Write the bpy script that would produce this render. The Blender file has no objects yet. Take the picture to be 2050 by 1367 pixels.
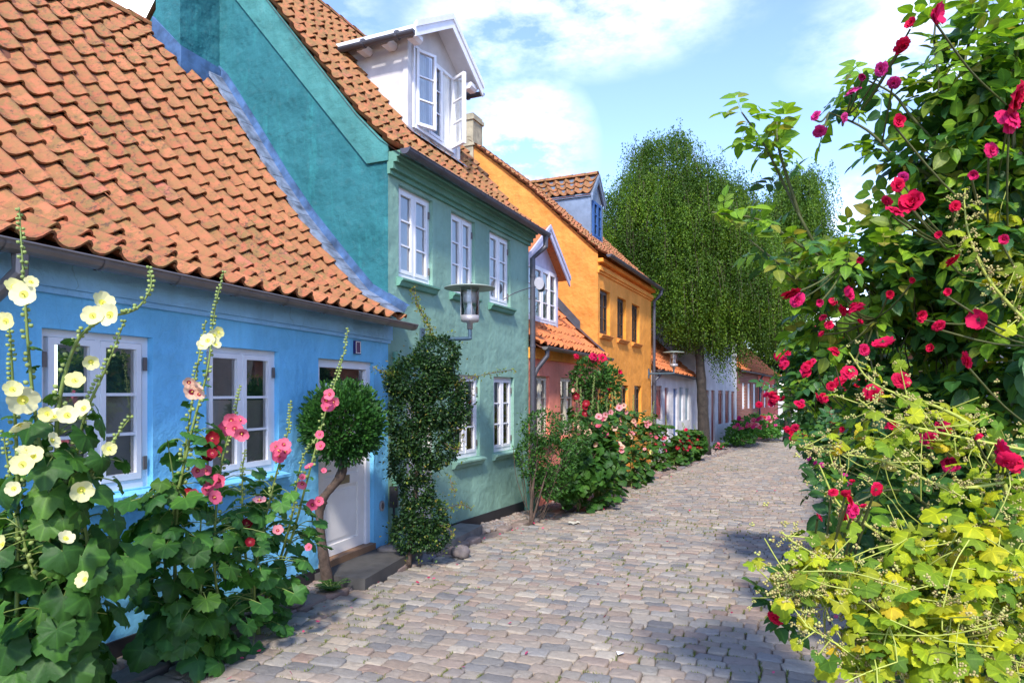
import bpy, math, random
import numpy as np
from mathutils import Vector, Matrix
R = math.radians
random.seed(7)
rng = np.random.default_rng(7)
sc = bpy.context.scene
C = sc.collection

# ------------------------------------------------------------------ camera
cam = bpy.data.cameras.new("camera")
cam.sensor_width = 36.0
cam.lens = 24.0
cam.shift_y = 0.0505
cam.clip_start = 0.05
cam.clip_end = 2000
camo = bpy.data.objects.new("camera", cam)
C.objects.link(camo)
camo.location = (0, 0, 2.0)
camo.rotation_euler = (R(90), 0, 0)
sc.camera = camo

# ------------------------------------------------------------------ world, sun, exposure
SUN_EL = 43.0
SUN_H = Vector((-0.07, -1.0)).normalized()
sun_dir = Vector((SUN_H.x*math.cos(R(SUN_EL)), SUN_H.y*math.cos(R(SUN_EL)), math.sin(R(SUN_EL))))
SKY_STRENGTH = 0.15
world = bpy.data.worlds.new("World")
sc.world = world
world.use_nodes = True
wn = world.node_tree.nodes; wl = world.node_tree.links
wn.clear()
w_out = wn.new('ShaderNodeOutputWorld')
w_bg = wn.new('ShaderNodeBackground'); w_bg.inputs['Strength'].default_value = SKY_STRENGTH
sky = wn.new('ShaderNodeTexSky'); sky.sky_type = 'NISHITA'; sky.sun_disc = False
sky.sun_elevation = R(SUN_EL); sky.sun_rotation = math.atan2(SUN_H.x, SUN_H.y)
sky.air_density = 1.0; sky.dust_density = 0.3; sky.ozone_density = 5.0
w_tc = wn.new('ShaderNodeTexCoord')
def wmath(op, a, b=None, clamp=False):
    n = wn.new('ShaderNodeMath'); n.operation = op; n.use_clamp = clamp
    for i, x in enumerate((a, b)):
        if x is None: continue
        if isinstance(x, (int, float)): n.inputs[i].default_value = x
        else: wl.new(x, n.inputs[i])
    return n.outputs[0]
w_noise = wn.new('ShaderNodeTexNoise'); w_noise.inputs['Scale'].default_value = 5.5
w_noise.inputs['Detail'].default_value = 9; w_noise.inputs['Roughness'].default_value = 0.62
w_map = wn.new('ShaderNodeMapping'); w_map.inputs['Scale'].default_value = (1.0, 1.0, 2.2)
wl.new(w_tc.outputs['Generated'], w_map.inputs['Vector']); wl.new(w_map.outputs[0], w_noise.inputs['Vector'])
# clouds: (direction, size along x, size along z, weight), noise makes their ragged edges
def ddir(px, py):
    v = Vector(((px-1025)/1367, 1.0, (787-py)/1367)); return v.normalized()
total = None
for (px, py, rx, rz, wt) in ((1045, 300, .075, .075, .95), (1130, 258, .022, .014, .8), (1150, 35, .17, .05, .62), (960, 70, .08, .055, .6),
                             (2040, 150, .10, .12, .9), (1750, 420, .07, .035, .8), (210, 20, .22, .16, 1.5), (1700, 640, .14, .07, 1.1),
                             (1250, 30, .10, .04, .35), (1960, 30, .14, .06, .6), (870, 330, .10, .10, .5)):
    c = ddir(px, py)
    sub = wn.new('ShaderNodeVectorMath'); sub.operation = 'SUBTRACT'
    wl.new(w_tc.outputs['Generated'], sub.inputs[0]); sub.inputs[1].default_value = c
    mul = wn.new('ShaderNodeVectorMath'); mul.operation = 'MULTIPLY'
    wl.new(sub.outputs[0], mul.inputs[0]); mul.inputs[1].default_value = (1/rx, 0.7/rx, 1/rz)
    ln = wn.new('ShaderNodeVectorMath'); ln.operation = 'LENGTH'; wl.new(mul.outputs[0], ln.inputs[0])
    m = wmath('MULTIPLY', wmath('SUBTRACT', 1.5, ln.outputs['Value'], True), wt)
    total = m if total is None else wmath('MAXIMUM', total, m)
n2 = wmath('MULTIPLY', wmath('SUBTRACT', w_noise.outputs['Fac'], 0.42), 4.0)
mask = wmath('MULTIPLY', total, n2, True)
w_mix = wn.new('ShaderNodeMixRGB'); wl.new(mask, w_mix.inputs['Fac']); w_tint = wn.new('ShaderNodeMixRGB'); w_tint.blend_type = 'MULTIPLY'; w_tint.inputs['Fac'].default_value = 1; w_tint.inputs['Color2'].default_value = (1.05, .95, 1.02, 1)
wl.new(sky.outputs[0], w_tint.inputs['Color1']); wl.new(w_tint.outputs[0], w_mix.inputs['Color1'])
w_mix.inputs['Color2'].default_value = (6.6, 6.7, 7.0, 1)
wl.new(w_mix.outputs[0], w_bg.inputs['Color'])
wl.new(w_bg.outputs[0], w_out.inputs['Surface'])

sun = bpy.data.lights.new("sun", 'SUN')
sun.energy = 2.05; sun.angle = R(5.0); sun.color = (1.0, 0.94, 0.86)
suno = bpy.data.objects.new("sun", sun); C.objects.link(suno)
suno.location = (0, 0, 30)
suno.rotation_euler = sun_dir.to_track_quat('Z', 'Y').to_euler()

sc.view_settings.view_transform = 'Standard'
sc.view_settings.look = 'None'
sc.view_settings.gamma = 1.0
sc.view_settings.exposure = 1.48

# ------------------------------------------------------------------ helpers: projection, ground
def Pt(px, py, d):
    """world point seen at picture position (2050x1367) at depth d"""
    return np.array([(px-1025)/1367*d, d, 2+(787-py)/1367*d])
def gz(y):
    y = np.asarray(y, float)
    a = 0.265-0.035*np.clip(y, -6, 14)
    return a-0.003*np.clip(y-14, 0, 60)

# ------------------------------------------------------------------ mesh building
class T:
    """small template mesh"""
    def __init__(s, v, f, m=None, a=None):
        s.v = np.array(v, float).reshape(-1, 3)
        s.sizes = np.array([len(x) for x in f], int)
        s.loops = np.array([i for x in f for i in x], int)
        s.m = np.zeros(len(f), int) if m is None else np.array(m, int)
        s.a = np.ones(len(s.v)) if a is None else np.array(a, float)
class MB:
    def __init__(s):
        s.V = []; s.L = []; s.S = []; s.M = []; s.A = []; s.n = 0
    def add(s, v, f, m=0):
        v = np.array(v, float).reshape(-1, 3)
        s.V.append(v); s.L.append(np.array([i for x in f for i in x], int)+s.n)
        s.S.append(np.array([len(x) for x in f], int))
        s.M.append(np.full(len(f), m, int) if isinstance(m, int) else np.array(m, int))
        s.n += len(v)
    def inst(s, t, mats, pos, m=None):
        mats = np.asarray(mats); pos = np.asarray(pos); N = len(pos)
        if N == 0: return
        v = np.einsum('nij,kj->nki', mats, t.v)+pos[:, None, :]
        k = len(t.v)
        s.V.append(v.reshape(-1, 3))
        s.L.append((t.loops[None, :]+(np.arange(N)*k)[:, None]).ravel()+s.n)
        s.S.append(np.tile(t.sizes, N)); s.A.append((s.n, N*k, np.tile(t.a, N)))
        s.M.append(np.tile(t.m, N) if m is None else np.full(N*len(t.sizes), m, int))
        s.n += N*k
    def box(s, x0, x1, y0, y1, z0, z1, m=0):
        v = [(x, y, z) for x in (x0, x1) for y in (y0, y1) for z in (z0, z1)]
        s.add(v, [(0, 1, 3, 2), (4, 6, 7, 5), (0, 4, 5, 1), (2, 3, 7, 6), (0, 2, 6, 4), (1, 5, 7, 3)], m)
    def tube(s, pts, rad, sides=8, m=0, cap=True):
        pts = np.asarray(pts, float); n = len(pts)
        rad = np.broadcast_to(np.asarray(rad, float), (n,))
        tan = np.gradient(pts, axis=0); tan /= (np.linalg.norm(tan, axis=1)[:, None]+1e-9)
        ref = np.array([0, 0, 1.0]) if abs(tan[0][2]) < .9 else np.array([1.0, 0, 0])
        a = np.cross(tan[0], ref); a /= np.linalg.norm(a)
        V = []
        for i in range(n):
            a = a-tan[i]*np.dot(a, tan[i]); a /= (np.linalg.norm(a)+1e-9)
            b = np.cross(tan[i], a)
            for k in range(sides):
                th = 2*math.pi*k/sides
                V.append(pts[i]+rad[i]*(math.cos(th)*a+math.sin(th)*b))
        F = []
        for i in range(n-1):
            for k in range(sides):
                k2 = (k+1) % sides
                F.append((i*sides+k, i*sides+k2, (i+1)*sides+k2, (i+1)*sides+k))
        if cap:
            F.append(tuple(range(sides))[::-1]); F.append(tuple((n-1)*sides+k for k in range(sides)))
        s.add(V, F, m)
    def lathe(s, prof, c=(0, 0, 0), sides=20, m=0):
        V = []; F = []
        for (r, z) in prof:
            for k in range(sides):
                th = 2*math.pi*k/sides
                V.append((c[0]+r*math.cos(th), c[1]+r*math.sin(th), c[2]+z))
        for i in range(len(prof)-1):
            for k in range(sides):
                k2 = (k+1) % sides
                F.append((i*sides+k, i*sides+k2, (i+1)*sides+k2, (i+1)*sides+k))
        s.add(V, F, m)
    def prism(s, poly, axis, a0, a1, m=0):
        """extrude a polygon given in the two other axes between a0 and a1 along axis"""
        n = len(poly)
        def mk(p, a):
            return {0: (a, p[0], p[1]), 1: (p[0], a, p[1]), 2: (p[0], p[1], a)}[axis]
        V = [mk(p, a0) for p in poly]+[mk(p, a1) for p in poly]
        F = [tuple(range(n))[::-1], tuple(range(n, 2*n))]+[(i, (i+1) % n, n+(i+1) % n, n+i) for i in range(n)]
        s.add(V, F, m)
    def build(s, name, mats, parent=None, origin=None, smooth=False):
        if not isinstance(mats, (list, tuple)): mats = [mats]
        me = bpy.data.meshes.new(name)
        V = np.concatenate(s.V); L = np.concatenate(s.L); S = np.concatenate(s.S); M = np.concatenate(s.M)
        if origin is not None: V = V-np.asarray(origin)
        me.vertices.add(len(V)); me.vertices.foreach_set('co', V.astype(np.float32).ravel())
        me.loops.add(len(L)); me.loops.foreach_set('vertex_index', L.astype(np.int32))
        me.polygons.add(len(S))
        st = np.concatenate([[0], np.cumsum(S)[:-1]]).astype(np.int32)
        me.polygons.foreach_set('loop_start', st)
        me.polygons.foreach_set('material_index', M.astype(np.int32))
        me.polygons.foreach_set('use_smooth', np.full(len(S), smooth))
        if any(x[2].min() < 1 for x in s.A):
            at = np.ones(len(V), np.float32)
            for (q, k, v_) in s.A: at[q:q+k] = v_
            me.attributes.new('vein', 'FLOAT', 'POINT').data.foreach_set('value', at)
        for mt in mats: me.materials.append(mt)
        me.update(calc_edges=True); me.validate()
        o = bpy.data.objects.new(name, me); C.objects.link(o)
        if parent is not None: o.parent = parent
        return o
def tag(o, label=None, cat=None, group=None, kind=None):
    if label: o['label'] = label
    if cat: o['category'] = cat
    if group: o['group'] = group
    if kind: o['kind'] = kind
    return o
def empty(name, loc, label, cat, group=None, rz=0):
    o = bpy.data.objects.new(name, None); C.objects.link(o)
    o.location = loc; o.rotation_euler = (0, 0, rz); o.empty_display_size = .2
    return tag(o, label, cat, group)
def frames(yd, zd):
    """rotation matrices with given y axis and approximate z axis, rows of vectors"""
    yd = yd/(np.linalg.norm(yd, axis=1)[:, None]+1e-9)
    zd = zd-yd*np.sum(yd*zd, axis=1)[:, None]
    zd = zd/(np.linalg.norm(zd, axis=1)[:, None]+1e-9)
    xd = np.cross(yd, zd)
    return np.stack([xd, yd, zd], axis=2)
def rv(n, s=1.0): return rng.normal(0, s, (n, 3))

# ------------------------------------------------------------------ materials
def newmat(name):
    m = bpy.data.materials.new(name); m.use_nodes = True
    nt = m.node_tree; b = nt.nodes['Principled BSDF']
    return m, nt.nodes, nt.links, b
def noise(n, l, scale, detail=4, rough=.55, vec=None):
    t = n.new('ShaderNodeTexNoise'); t.inputs['Scale'].default_value = scale
    t.inputs['Detail'].default_value = detail; t.inputs['Roughness'].default_value = rough
    if vec is None:
        tc = n.new('ShaderNodeTexCoord'); vec = tc.outputs['Object']
    l.new(vec, t.inputs['Vector'])
    return t.outputs['Fac']
def ramp(n, l, fac, stops, interp='LINEAR'):
    r = n.new('ShaderNodeValToRGB'); r.color_ramp.interpolation = interp
    e = r.color_ramp.elements
    while len(e) < len(stops): e.new(0.5)
    for i, (p, c) in enumerate(stops):
        e[i].position = p; e[i].color = (c[0], c[1], c[2], 1) if hasattr(c, '__len__') else (c, c, c, 1)
    l.new(fac, r.inputs['Fac']); return r.outputs['Color']
def mixc(n, l, fac, a, b, mode='MIX'):
    m = n.new('ShaderNodeMixRGB'); m.blend_type = mode
    for i, x in zip(('Fac', 'Color1', 'Color2'), (fac, a, b)):
        if isinstance(x, (int, float)): m.inputs[i].default_value = x
        elif isinstance(x, (tuple, list)): m.inputs[i].default_value = (x[0], x[1], x[2], 1)
        else: l.new(x, m.inputs[i])
    return m.outputs[0]
def bump(n, l, b, h, strength=.4, dist=.02, prev=None):
    bm = n.new('ShaderNodeBump'); bm.inputs['Strength'].default_value = strength; bm.inputs['Distance'].default_value = dist
    l.new(h, bm.inputs['Height'])
    if prev is not None: l.new(prev, bm.inputs['Normal'])
    l.new(bm.outputs[0], b.inputs['Normal']); return bm.outputs[0]
def plain(name, col, rough=.5, metal=0.0, var=.12, bs=.15, scale=6):
    m, n, l, b = newmat(name)
    f = noise(n, l, scale, 6)
    c = mixc(n, l, ramp(n, l, f, [(.35, 0), (.7, 1)]), col, tuple(x*(1-var*2) for x in col))
    l.new(c, b.inputs['Base Color']); b.inputs['Roughness'].default_value = rough; b.inputs['Metallic'].default_value = metal
    if bs: bump(n, l, b, noise(n, l, 40, 3), bs, .004)
    return m
def stucco(name, col, lump=.5, dirt=(.3, .3, .28), dirtamt=.25, stain=None):
    m, n, l, b = newmat(name)
    f1 = noise(n, l, 1.3, 7, .6); f2 = noise(n, l, 9, 6, .65); f3 = noise(n, l, 60, 4, .6)
    dark = tuple(x*.80 for x in col); pale = tuple(min(1, x*1.12+.015) for x in col)
    c = mixc(n, l, ramp(n, l, f1, [(.32, 0), (.68, 1)]), dark, pale)
    c = mixc(n, l, ramp(n, l, f2, [(.55, 0), (.78, dirtamt)]), c, tuple(.6*a+.4*d for a, d in zip(col, dirt)))
    # fine scuffs and small chips
    ch = noise(n, l, 22, 10, .8)
    c = mixc(n, l, ramp(n, l, ch, [(.70, 0), (.76, .5)]), c, tuple(x*.62 for x in col))
    # faint rain streaks and a few hairline cracks
    s0 = n.new('ShaderNodeTexCoord'); mp0 = n.new('ShaderNodeMapping'); mp0.inputs['Scale'].default_value = (7, 7, .45)
    l.new(s0.outputs['Object'], mp0.inputs['Vector'])
    c = mixc(n, l, ramp(n, l, noise(n, l, 1.0, 6, .6, mp0.outputs[0]), [(.52, 0), (.72, .30)]), c, tuple(x*.66 for x in col))
    dn = n.new('ShaderNodeTexNoise'); dn.inputs['Scale'].default_value = 2.2; dn.inputs['Detail'].default_value = 6; l.new(s0.outputs['Object'], dn.inputs['Vector'])
    dm = n.new('ShaderNodeMixRGB'); dm.inputs['Fac'].default_value = .35; l.new(s0.outputs['Object'], dm.inputs['Color1']); l.new(dn.outputs['Color'], dm.inputs['Color2'])
    vo = n.new('ShaderNodeTexVoronoi'); vo.feature = 'DISTANCE_TO_EDGE'; vo.inputs['Scale'].default_value = 1.25; l.new(dm.outputs[0], vo.inputs['Vector'])
    ck = mixc(n, l, 1.0, ramp(n, l, vo.outputs['Distance'], [(0, 1), (.0045, 0)]), ramp(n, l, noise(n, l, .9, 2), [(.5, 0), (.6, .55)]), 'MULTIPLY')
    c = mixc(n, l, ck, c, tuple(x*.35 for x in col))
    if stain:
        s = n.new('ShaderNodeTexCoord'); mp = n.new('ShaderNodeMapping'); mp.inputs['Scale'].default_value = (1.6, 1.6, .35)
        l.new(s.outputs['Object'], mp.inputs['Vector'])
        st = noise(n, l, 2.4, 8, .7, mp.outputs[0])
        c = mixc(n, l, ramp(n, l, st, [(.54, 0), (.72, .65)]), c, stain)
    l.new(c, b.inputs['Base Color']); b.inputs['Roughness'].default_value = .85
    p = bump(n, l, b, f2, lump, .05)
    p = bump(n, l, b, noise(n, l, 1.7, 3), min(1, lump*1.4), .16, p)
    bump(n, l, b, f3, .55, .006, p)
    return m
def leafmat(name, cols, rough=.42, trans=.32, veins=True, tboost=1.35, clump=0):
    m, n, l, b = newmat(name)
    g = n.new('ShaderNodeNewGeometry')
    stops = [(i/(max(1, len(cols)-1)), c) for i, c in enumerate(cols)]
    c = ramp(n, l, g.outputs['Random Per Island'], stops)
    f = noise(n, l, 30, 3)
    c = mixc(n, l, ramp(n, l, f, [(.4, 0), (.65, .35)]), c, mixc(n, l, 1.0, c, (.62, .66, .5), 'MULTIPLY'))
    if veins:
        at = n.new('ShaderNodeAttribute'); at.attribute_name = 'vein'
        c = mixc(n, l, ramp(n, l, at.outputs['Fac'], [(.0, .55), (.13, .16), (.22, 0)]), c, mixc(n, l, 1.0, c, (2.1, 1.9, 1.7), 'MULTIPLY'))
    if clump:
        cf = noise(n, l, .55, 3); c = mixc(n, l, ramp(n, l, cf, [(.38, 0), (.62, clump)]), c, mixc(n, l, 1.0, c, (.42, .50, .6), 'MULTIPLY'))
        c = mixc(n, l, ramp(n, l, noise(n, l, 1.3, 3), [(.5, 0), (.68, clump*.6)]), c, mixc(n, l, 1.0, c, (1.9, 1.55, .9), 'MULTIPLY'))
    l.new(c, b.inputs['Base Color']); b.inputs['Roughness'].default_value = rough; b.inputs['Specular IOR Level'].default_value = .3
    tr = n.new('ShaderNodeBsdfTranslucent')
    tc = mixc(n, l, 1.0, c, (tboost*1.15, tboost*1.1, tboost*.45), 'MULTIPLY'); l.new(tc, tr.inputs['Color'])
    ms = n.new('ShaderNodeMixShader'); ms.inputs['Fac'].default_value = trans
    out = n['Material Output']
    l.new(b.outputs[0], ms.inputs[1]); l.new(tr.outputs[0], ms.inputs[2]); l.new(ms.outputs[0], out.inputs['Surface'])
    if veins: bump(n, l, b, noise(n, l, 55, 4, .7), .5, .006)
    return m
def petalmat(name, cols, trans=.3, rough=.7):
    m, n, l, b = newmat(name); b.inputs['Specular IOR Level'].default_value = .2
    g = n.new('ShaderNodeObjectInfo')
    stops = [(i/(max(1, len(cols)-1)), c) for i, c in enumerate(cols)]
    c = ramp(n, l, g.outputs['Random'], stops)
    g2 = n.new('ShaderNodeNewGeometry')
    c = mixc(n, l, ramp(n, l, g2.outputs['Random Per Island'], [(0, 0), (1, .45)]), c, mixc(n, l, 1.0, c, (.7, .55, .65), 'MULTIPLY'))
    l.new(c, b.inputs['Base Color']); b.inputs['Roughness'].default_value = rough
    tr = n.new('ShaderNodeBsdfTranslucent'); l.new(c, tr.inputs['Color'])
    ms = n.new('ShaderNodeMixShader'); ms.inputs['Fac'].default_value = trans
    l.new(b.outputs[0], ms.inputs[1]); l.new(tr.outputs[0], ms.inputs[2]); l.new(ms.outputs[0], n['Material Output'].inputs['Surface'])
    return m
def tilemat(name, base, alt, moss=(.16, .13, .03), mossamt=.6, dark=(.06, .035, .02)):
    m, n, l, b = newmat(name)
    g = n.new('ShaderNodeNewGeometry')
    c = ramp(n, l, g.outputs['Random Per Island'], [(0, base), (.55, alt), (.93, tuple(x*.75 for x in base)), (1, (.42, .12, .08))])
    f = noise(n, l, 11, 8, .72)
    c = mixc(n, l, ramp(n, l, f, [(.41, 0), (.57, mossamt)]), c, moss)
    f2 = noise(n, l, 15, 9, .78); f3 = noise(n, l, 1.1, 3)
    c = mixc(n, l, ramp(n, l, f2, [(.53, 0), (.60, .85)]), c, dark)
    c = mixc(n, l, ramp(n, l, f3, [(.40, 0), (.62, .6)]), c, tuple(.5*x+.5*y for x, y in zip(moss, base)))
    f4 = noise(n, l, 26, 5, .6)
    c = mixc(n, l, ramp(n, l, f4, [(.71, 0), (.76, .7)]), c, (.42, .38, .28))
    l.new(c, b.inputs['Base Color']); b.inputs['Roughness'].default_value = .8
    bump(n, l, b, f2, .4, .008)
    return m
def glassmat(name, mn=.16):
    m, n, l, b = newmat(name); n.remove(b)
    fr = n.new('ShaderNodeFresnel'); fr.inputs['IOR'].default_value = 1.55
    mx = n.new('ShaderNodeMath'); mx.operation = 'MAXIMUM'; l.new(fr.outputs[0], mx.inputs[0]); mx.inputs[1].default_value = mn
    tr = n.new('ShaderNodeBsdfTransparent'); tr.inputs['Color'].default_value = (.86, .88, .87, 1)
    gl = n.new('ShaderNodeBsdfGlossy'); gl.inputs['Roughness'].default_value = .015
    nz = noise(n, l, 2.5, 2); bm = n.new('ShaderNodeBump'); bm.inputs['Strength'].default_value = .06; bm.inputs['Distance'].default_value = .02
    l.new(nz, bm.inputs['Height']); l.new(bm.outputs[0], gl.inputs['Normal'])
    ms = n.new('ShaderNodeMixShader'); l.new(mx.outputs[0], ms.inputs['Fac']); l.new(tr.outputs[0], ms.inputs[1]); l.new(gl.outputs[0], ms.inputs[2])
    l.new(ms.outputs[0], n['Material Output'].inputs['Surface'])
    return m
def barkmat(name, a, b_, scale=14):
    m, n, l, b = newmat(name)
    f = noise(n, l, scale, 8, .7)
    l.new(ramp(n, l, f, [(.3, a), (.7, b_)]), b.inputs['Base Color']); b.inputs['Roughness'].default_value = .9
    bump(n, l, b, f, .9, .02)
    return m
M = {}
M['blue'] = stucco('blue_limewash', (.19, .58, .90), .35, stain=(.27, .64, .92))
M['blue_pale'] = stucco('pale_blue_limewash', (.30, .60, .88), .35)
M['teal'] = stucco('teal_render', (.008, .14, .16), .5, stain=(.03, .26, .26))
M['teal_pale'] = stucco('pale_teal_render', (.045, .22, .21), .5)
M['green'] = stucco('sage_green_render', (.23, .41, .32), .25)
M['green_trim'] = stucco('green_trim_render', (.12, .30, .22), .2)
M['pink'] = stucco('salmon_render', (.90, .28, .19), .3)
M['orange'] = stucco('ochre_render', (.74, .27, .04), .45, stain=(.44, .19, .06))
M['orange2'] = stucco('ochre_facade_render', (.90, .34, .035), .3)
M['whitewash'] = stucco('whitewashed_render', (.66, .65, .66), .3)
M['cream'] = stucco('cream_render', (.72, .66, .58), .3)
M['rosewash'] = stucco('rose_render', (.62, .36, .30), .3)
M['redwash'] = stucco('red_render', (.62, .12, .08), .3)
M['lilac'] = plain('pale_lilac_paint', (.60, .58, .70), .5)
M['dormer_white'] = plain('weathered_white_board', (.66, .63, .62), .6, var=.12, scale=3)
M['plinth'] = plain('black_tar_plinth', (.025, .025, .03), .6)
M['white'] = plain('white_gloss_paint', (.86, .85, .87), .35, var=.05)
M['cream_paint'] = plain('cream_paint', (.72, .66, .52), .4)
M['black_paint'] = plain('dark_brown_paint', (.03, .022, .02), .4)
M['red_paint'] = plain('dark_red_paint', (.28, .03, .03), .4)
M['blue_paint'] = plain('blue_paint', (.04, .12, .34), .4)
M['bluegrey_paint'] = plain('blue_grey_paint', (.18, .28, .36), .4)
M['door_white'] = plain('cream_white_door_paint', (.88, .84, .79), .4, var=.04)
M['zinc'] = plain('weathered_zinc', (.24, .21, .20), .45, .55)
M['zinc_blue'] = plain('blue_grey_zinc', (.28, .34, .42), .42, .5)
M['zinc_dark'] = plain('dark_zinc', (.11, .11, .13), .5, .5)
M['lead'] = plain('pale_blue_painted_lead', (.24, .29, .38), .7, .1, var=.4)
M['lead2'] = plain('blue_painted_lead', (.08, .17, .34), .65, .1, var=.35)
M['wood'] = plain('oak_threshold', (.27, .15, .08), .6)
M['concrete_dark'] = plain('dark_concrete_step', (.085, .08, .075), .8, var=.2, bs=.5)
M['concrete'] = plain('grey_concrete_step', (.22, .21, .19), .85, var=.2, bs=.5)
M['curtain'] = plain('white_curtain', (.78, .78, .76), .9, var=.05, bs=0)
M['curtain_warm'] = plain('ochre_curtain', (.48, .30, .12), .9, var=.15, bs=0)
M['blind'] = plain('grey_blind', (.66, .64, .60), .8, var=.1, bs=0)
M['dark_in'] = plain('dark_room', (.03, .028, .026), .9, bs=0)
M['brass'] = plain('aged_brass', (.32, .28, .17), .4, .8)
M['lamp_metal'] = plain('painted_lamp_metal', (.42, .40, .40), .4, .3)
M['lamp_top'] = plain('lichened_lamp_hood', (.30, .36, .30), .6)
M['lamp_arm'] = plain('blue_grey_lamp_arm', (.08, .14, .19), .45, .3)
M['sign_blue'] = plain('dark_blue_enamel', (.03, .02, .12), .25, bs=0)
M['glass'] = glassmat('window_glass', .27)
M['lampglass'] = glassmat('lamp_glass', .08)
M['underlay'] = plain('roof_underlay', (.20, .07, .035), .9, bs=0)
M['tile_a'] = tilemat('old_orange_pantile', (.52, .16, .070), (.36, .095, .040), (.20, .125, .035), .9)
M['tile_b'] = tilemat('mossy_orange_pantile', (.50, .17, .07), (.38, .11, .045), (.16, .12, .03), .85)
M['tile_c'] = tilemat('new_orange_pantile', (.72, .20, .06), (.66, .17, .05), (.30, .14, .04), .3)
M['stone_chimney'] = plain('yellow_brick_chimney', (.42, .36, .24), .9, var=.25, bs=.8)
M['bark'] = barkmat('brown_bark', (.035, .023, .016), (.15, .10, .075))
M['bark_grey'] = barkmat('grey_bark', (.015, .012, .010), (.065, .052, .042), 8)
M['stem'] = plain('green_stem', (.20, .27, .06), .5, bs=0)
M['cane'] = plain('rose_cane', (.09, .10, .03), .5, bs=0)
M['cane_y'] = plain('yellow_green_stem', (.42, .46, .08), .5, bs=0)

def brickmat(name, a, b_, mortar):
    m, n, l, b = newmat(name)
    tc = n.new('ShaderNodeTexCoord'); mp = n.new('ShaderNodeMapping'); mp.inputs['Rotation'].default_value = (R(90), 0, 0)
    l.new(tc.outputs['Object'], mp.inputs['Vector'])
    bt = n.new('ShaderNodeTexBrick'); l.new(mp.outputs[0], bt.inputs['Vector'])
    bt.inputs['Color1'].default_value = (*a, 1); bt.inputs['Color2'].default_value = (*b_, 1); bt.inputs['Mortar'].default_value = (*mortar, 1)
    bt.inputs['Scale'].default_value = 1; bt.inputs['Brick Width'].default_value = .24; bt.inputs['Row Height'].default_value = .075; bt.inputs['Mortar Size'].default_value = .006
    l.new(bt.outputs[0], b.inputs['Base Color']); b.inputs['Roughness'].default_value = .9
    return m
M['brick'] = brickmat('red_brick', (.30, .09, .055), (.22, .06, .04), (.30, .25, .21))
# ------------------------------------------------------------------ templates for roofs
PROF = [(-.04, .022), (.04, .016), (.14, -.008), (.28, -.026), (.44, -.033), (.60, -.026), (.74, -.004), (.84, .022), (.92, .040), (1.0, .042), (1.07, .028), (1.10, .012)]
def sect_at(S, v):
    """point on a polyline section by arc fraction; v may exceed 1"""
    S = np.asarray(S, float); seg = np.linalg.norm(np.diff(S, axis=0), axis=1); cum = np.concatenate([[0], np.cumsum(seg)]); tot = cum[-1]
    x = v*tot; i = min(max(np.searchsorted(cum, x)-1, 0), len(seg)-1)
    return S[i]+(S[i+1]-S[i])*((x-cum[i])/seg[i])
def tile_roof(H, A, B, name='roof', mat='tile_a', tw=.235, course=.33, parent=None, jit=.006, ridge=True, K=PROF):
    """pantile roof between section A (low t) and section B (high t); sections run from eave to ridge in local (t,s,z)"""
    A = np.asarray(A, float); B = np.asarray(B, float)
    mb = MB()
    nc = max(2, int(round(np.linalg.norm(B[0]-A[0])/tw)))
    ln = np.linalg.norm(np.diff(A, axis=0), axis=1).sum()
    nr = max(2, int(round(ln/course)))
    K = np.array(K); nk = len(K)
    for j in range(nr):
        v0 = j/nr; v1 = min((j+1.16)/nr, 1.0)
        a0, a1 = sect_at(A, v0), sect_at(A, v1); b0, b1 = sect_at(B, v0), sect_at(B, v1)
        for i in range(nc):
            dq = rng.normal(0, .012); dn = rng.normal(0, jit); dl = rng.normal(0, .015)
            f = (i+dq+K[:, 0])/nc
            lo = a0+(b0-a0)*f[:, None]; hi = a1+(b1-a1)*f[:, None]
            up = (hi-lo); upn = up/np.linalg.norm(up, axis=1)[:, None]
            ac = (b0-a0)/np.linalg.norm(b0-a0)
            nn = np.cross(ac, upn); nn /= np.linalg.norm(nn, axis=1)[:, None]
            nn *= np.where(nn[:, 2:3] < 0, -1, 1)
            h = K[:, 1][:, None]
            lo2 = lo+nn*(h+.052+dn)+upn*dl+nn*rng.normal(0, .002)
            mid = (lo+hi)/2+nn*(h+.024+dn)
            hi2 = hi+nn*(h+.003)
            bot = lo2-nn*.020+upn*.003
            V = np.concatenate([lo2, mid, hi2, bot]); F = []
            for k in range(nk-1):
                F.append((k, k+1, nk+k+1, nk+k)); F.append((nk+k, nk+k+1, 2*nk+k+1, 2*nk+k))
                F.append((3*nk+k, 3*nk+k+1, k+1, k))
            F.append((nk-1, 3*nk+nk-1, 2*nk-1)); F.append((3*nk-1, 2*nk-1, 3*nk+nk-1))
            mb.add(V, F, 0)
    # underlay
    for i in range(len(A)-1):
        d = np.array([0, 0, -.045])
        mb.add([A[i]+d, B[i]+d, B[i+1]+d, A[i+1]+d], [(0, 1, 2, 3)], 1)
    o = mb.build(name, [M[mat], M['underlay']], parent or H.root)
    if ridge:
        rb = MB(); n = max(2, int(np.linalg.norm(B[-1]-A[-1])/.38))
        for i in range(n):
            p = A[-1]+(B[-1]-A[-1])*(i/n); q = A[-1]+(B[-1]-A[-1])*((i+1.08)/n)
            V = []; F = []
            for (e, rr) in ((p, .125), (q, .105)):
                for k in range(9):
                    th = math.pi*k/8
                    V.append((e[0], e[1]+rr*math.cos(th), e[2]-.02+rr*.95*math.sin(th)+rng.normal(0, .002)))
            for k in range(8): F.append((k, k+1, 9+k+1, 9+k))
            rb.add(V, F)
        tag(rb.build('ridge_tiles', M[mat], o), None)
    return o

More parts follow.
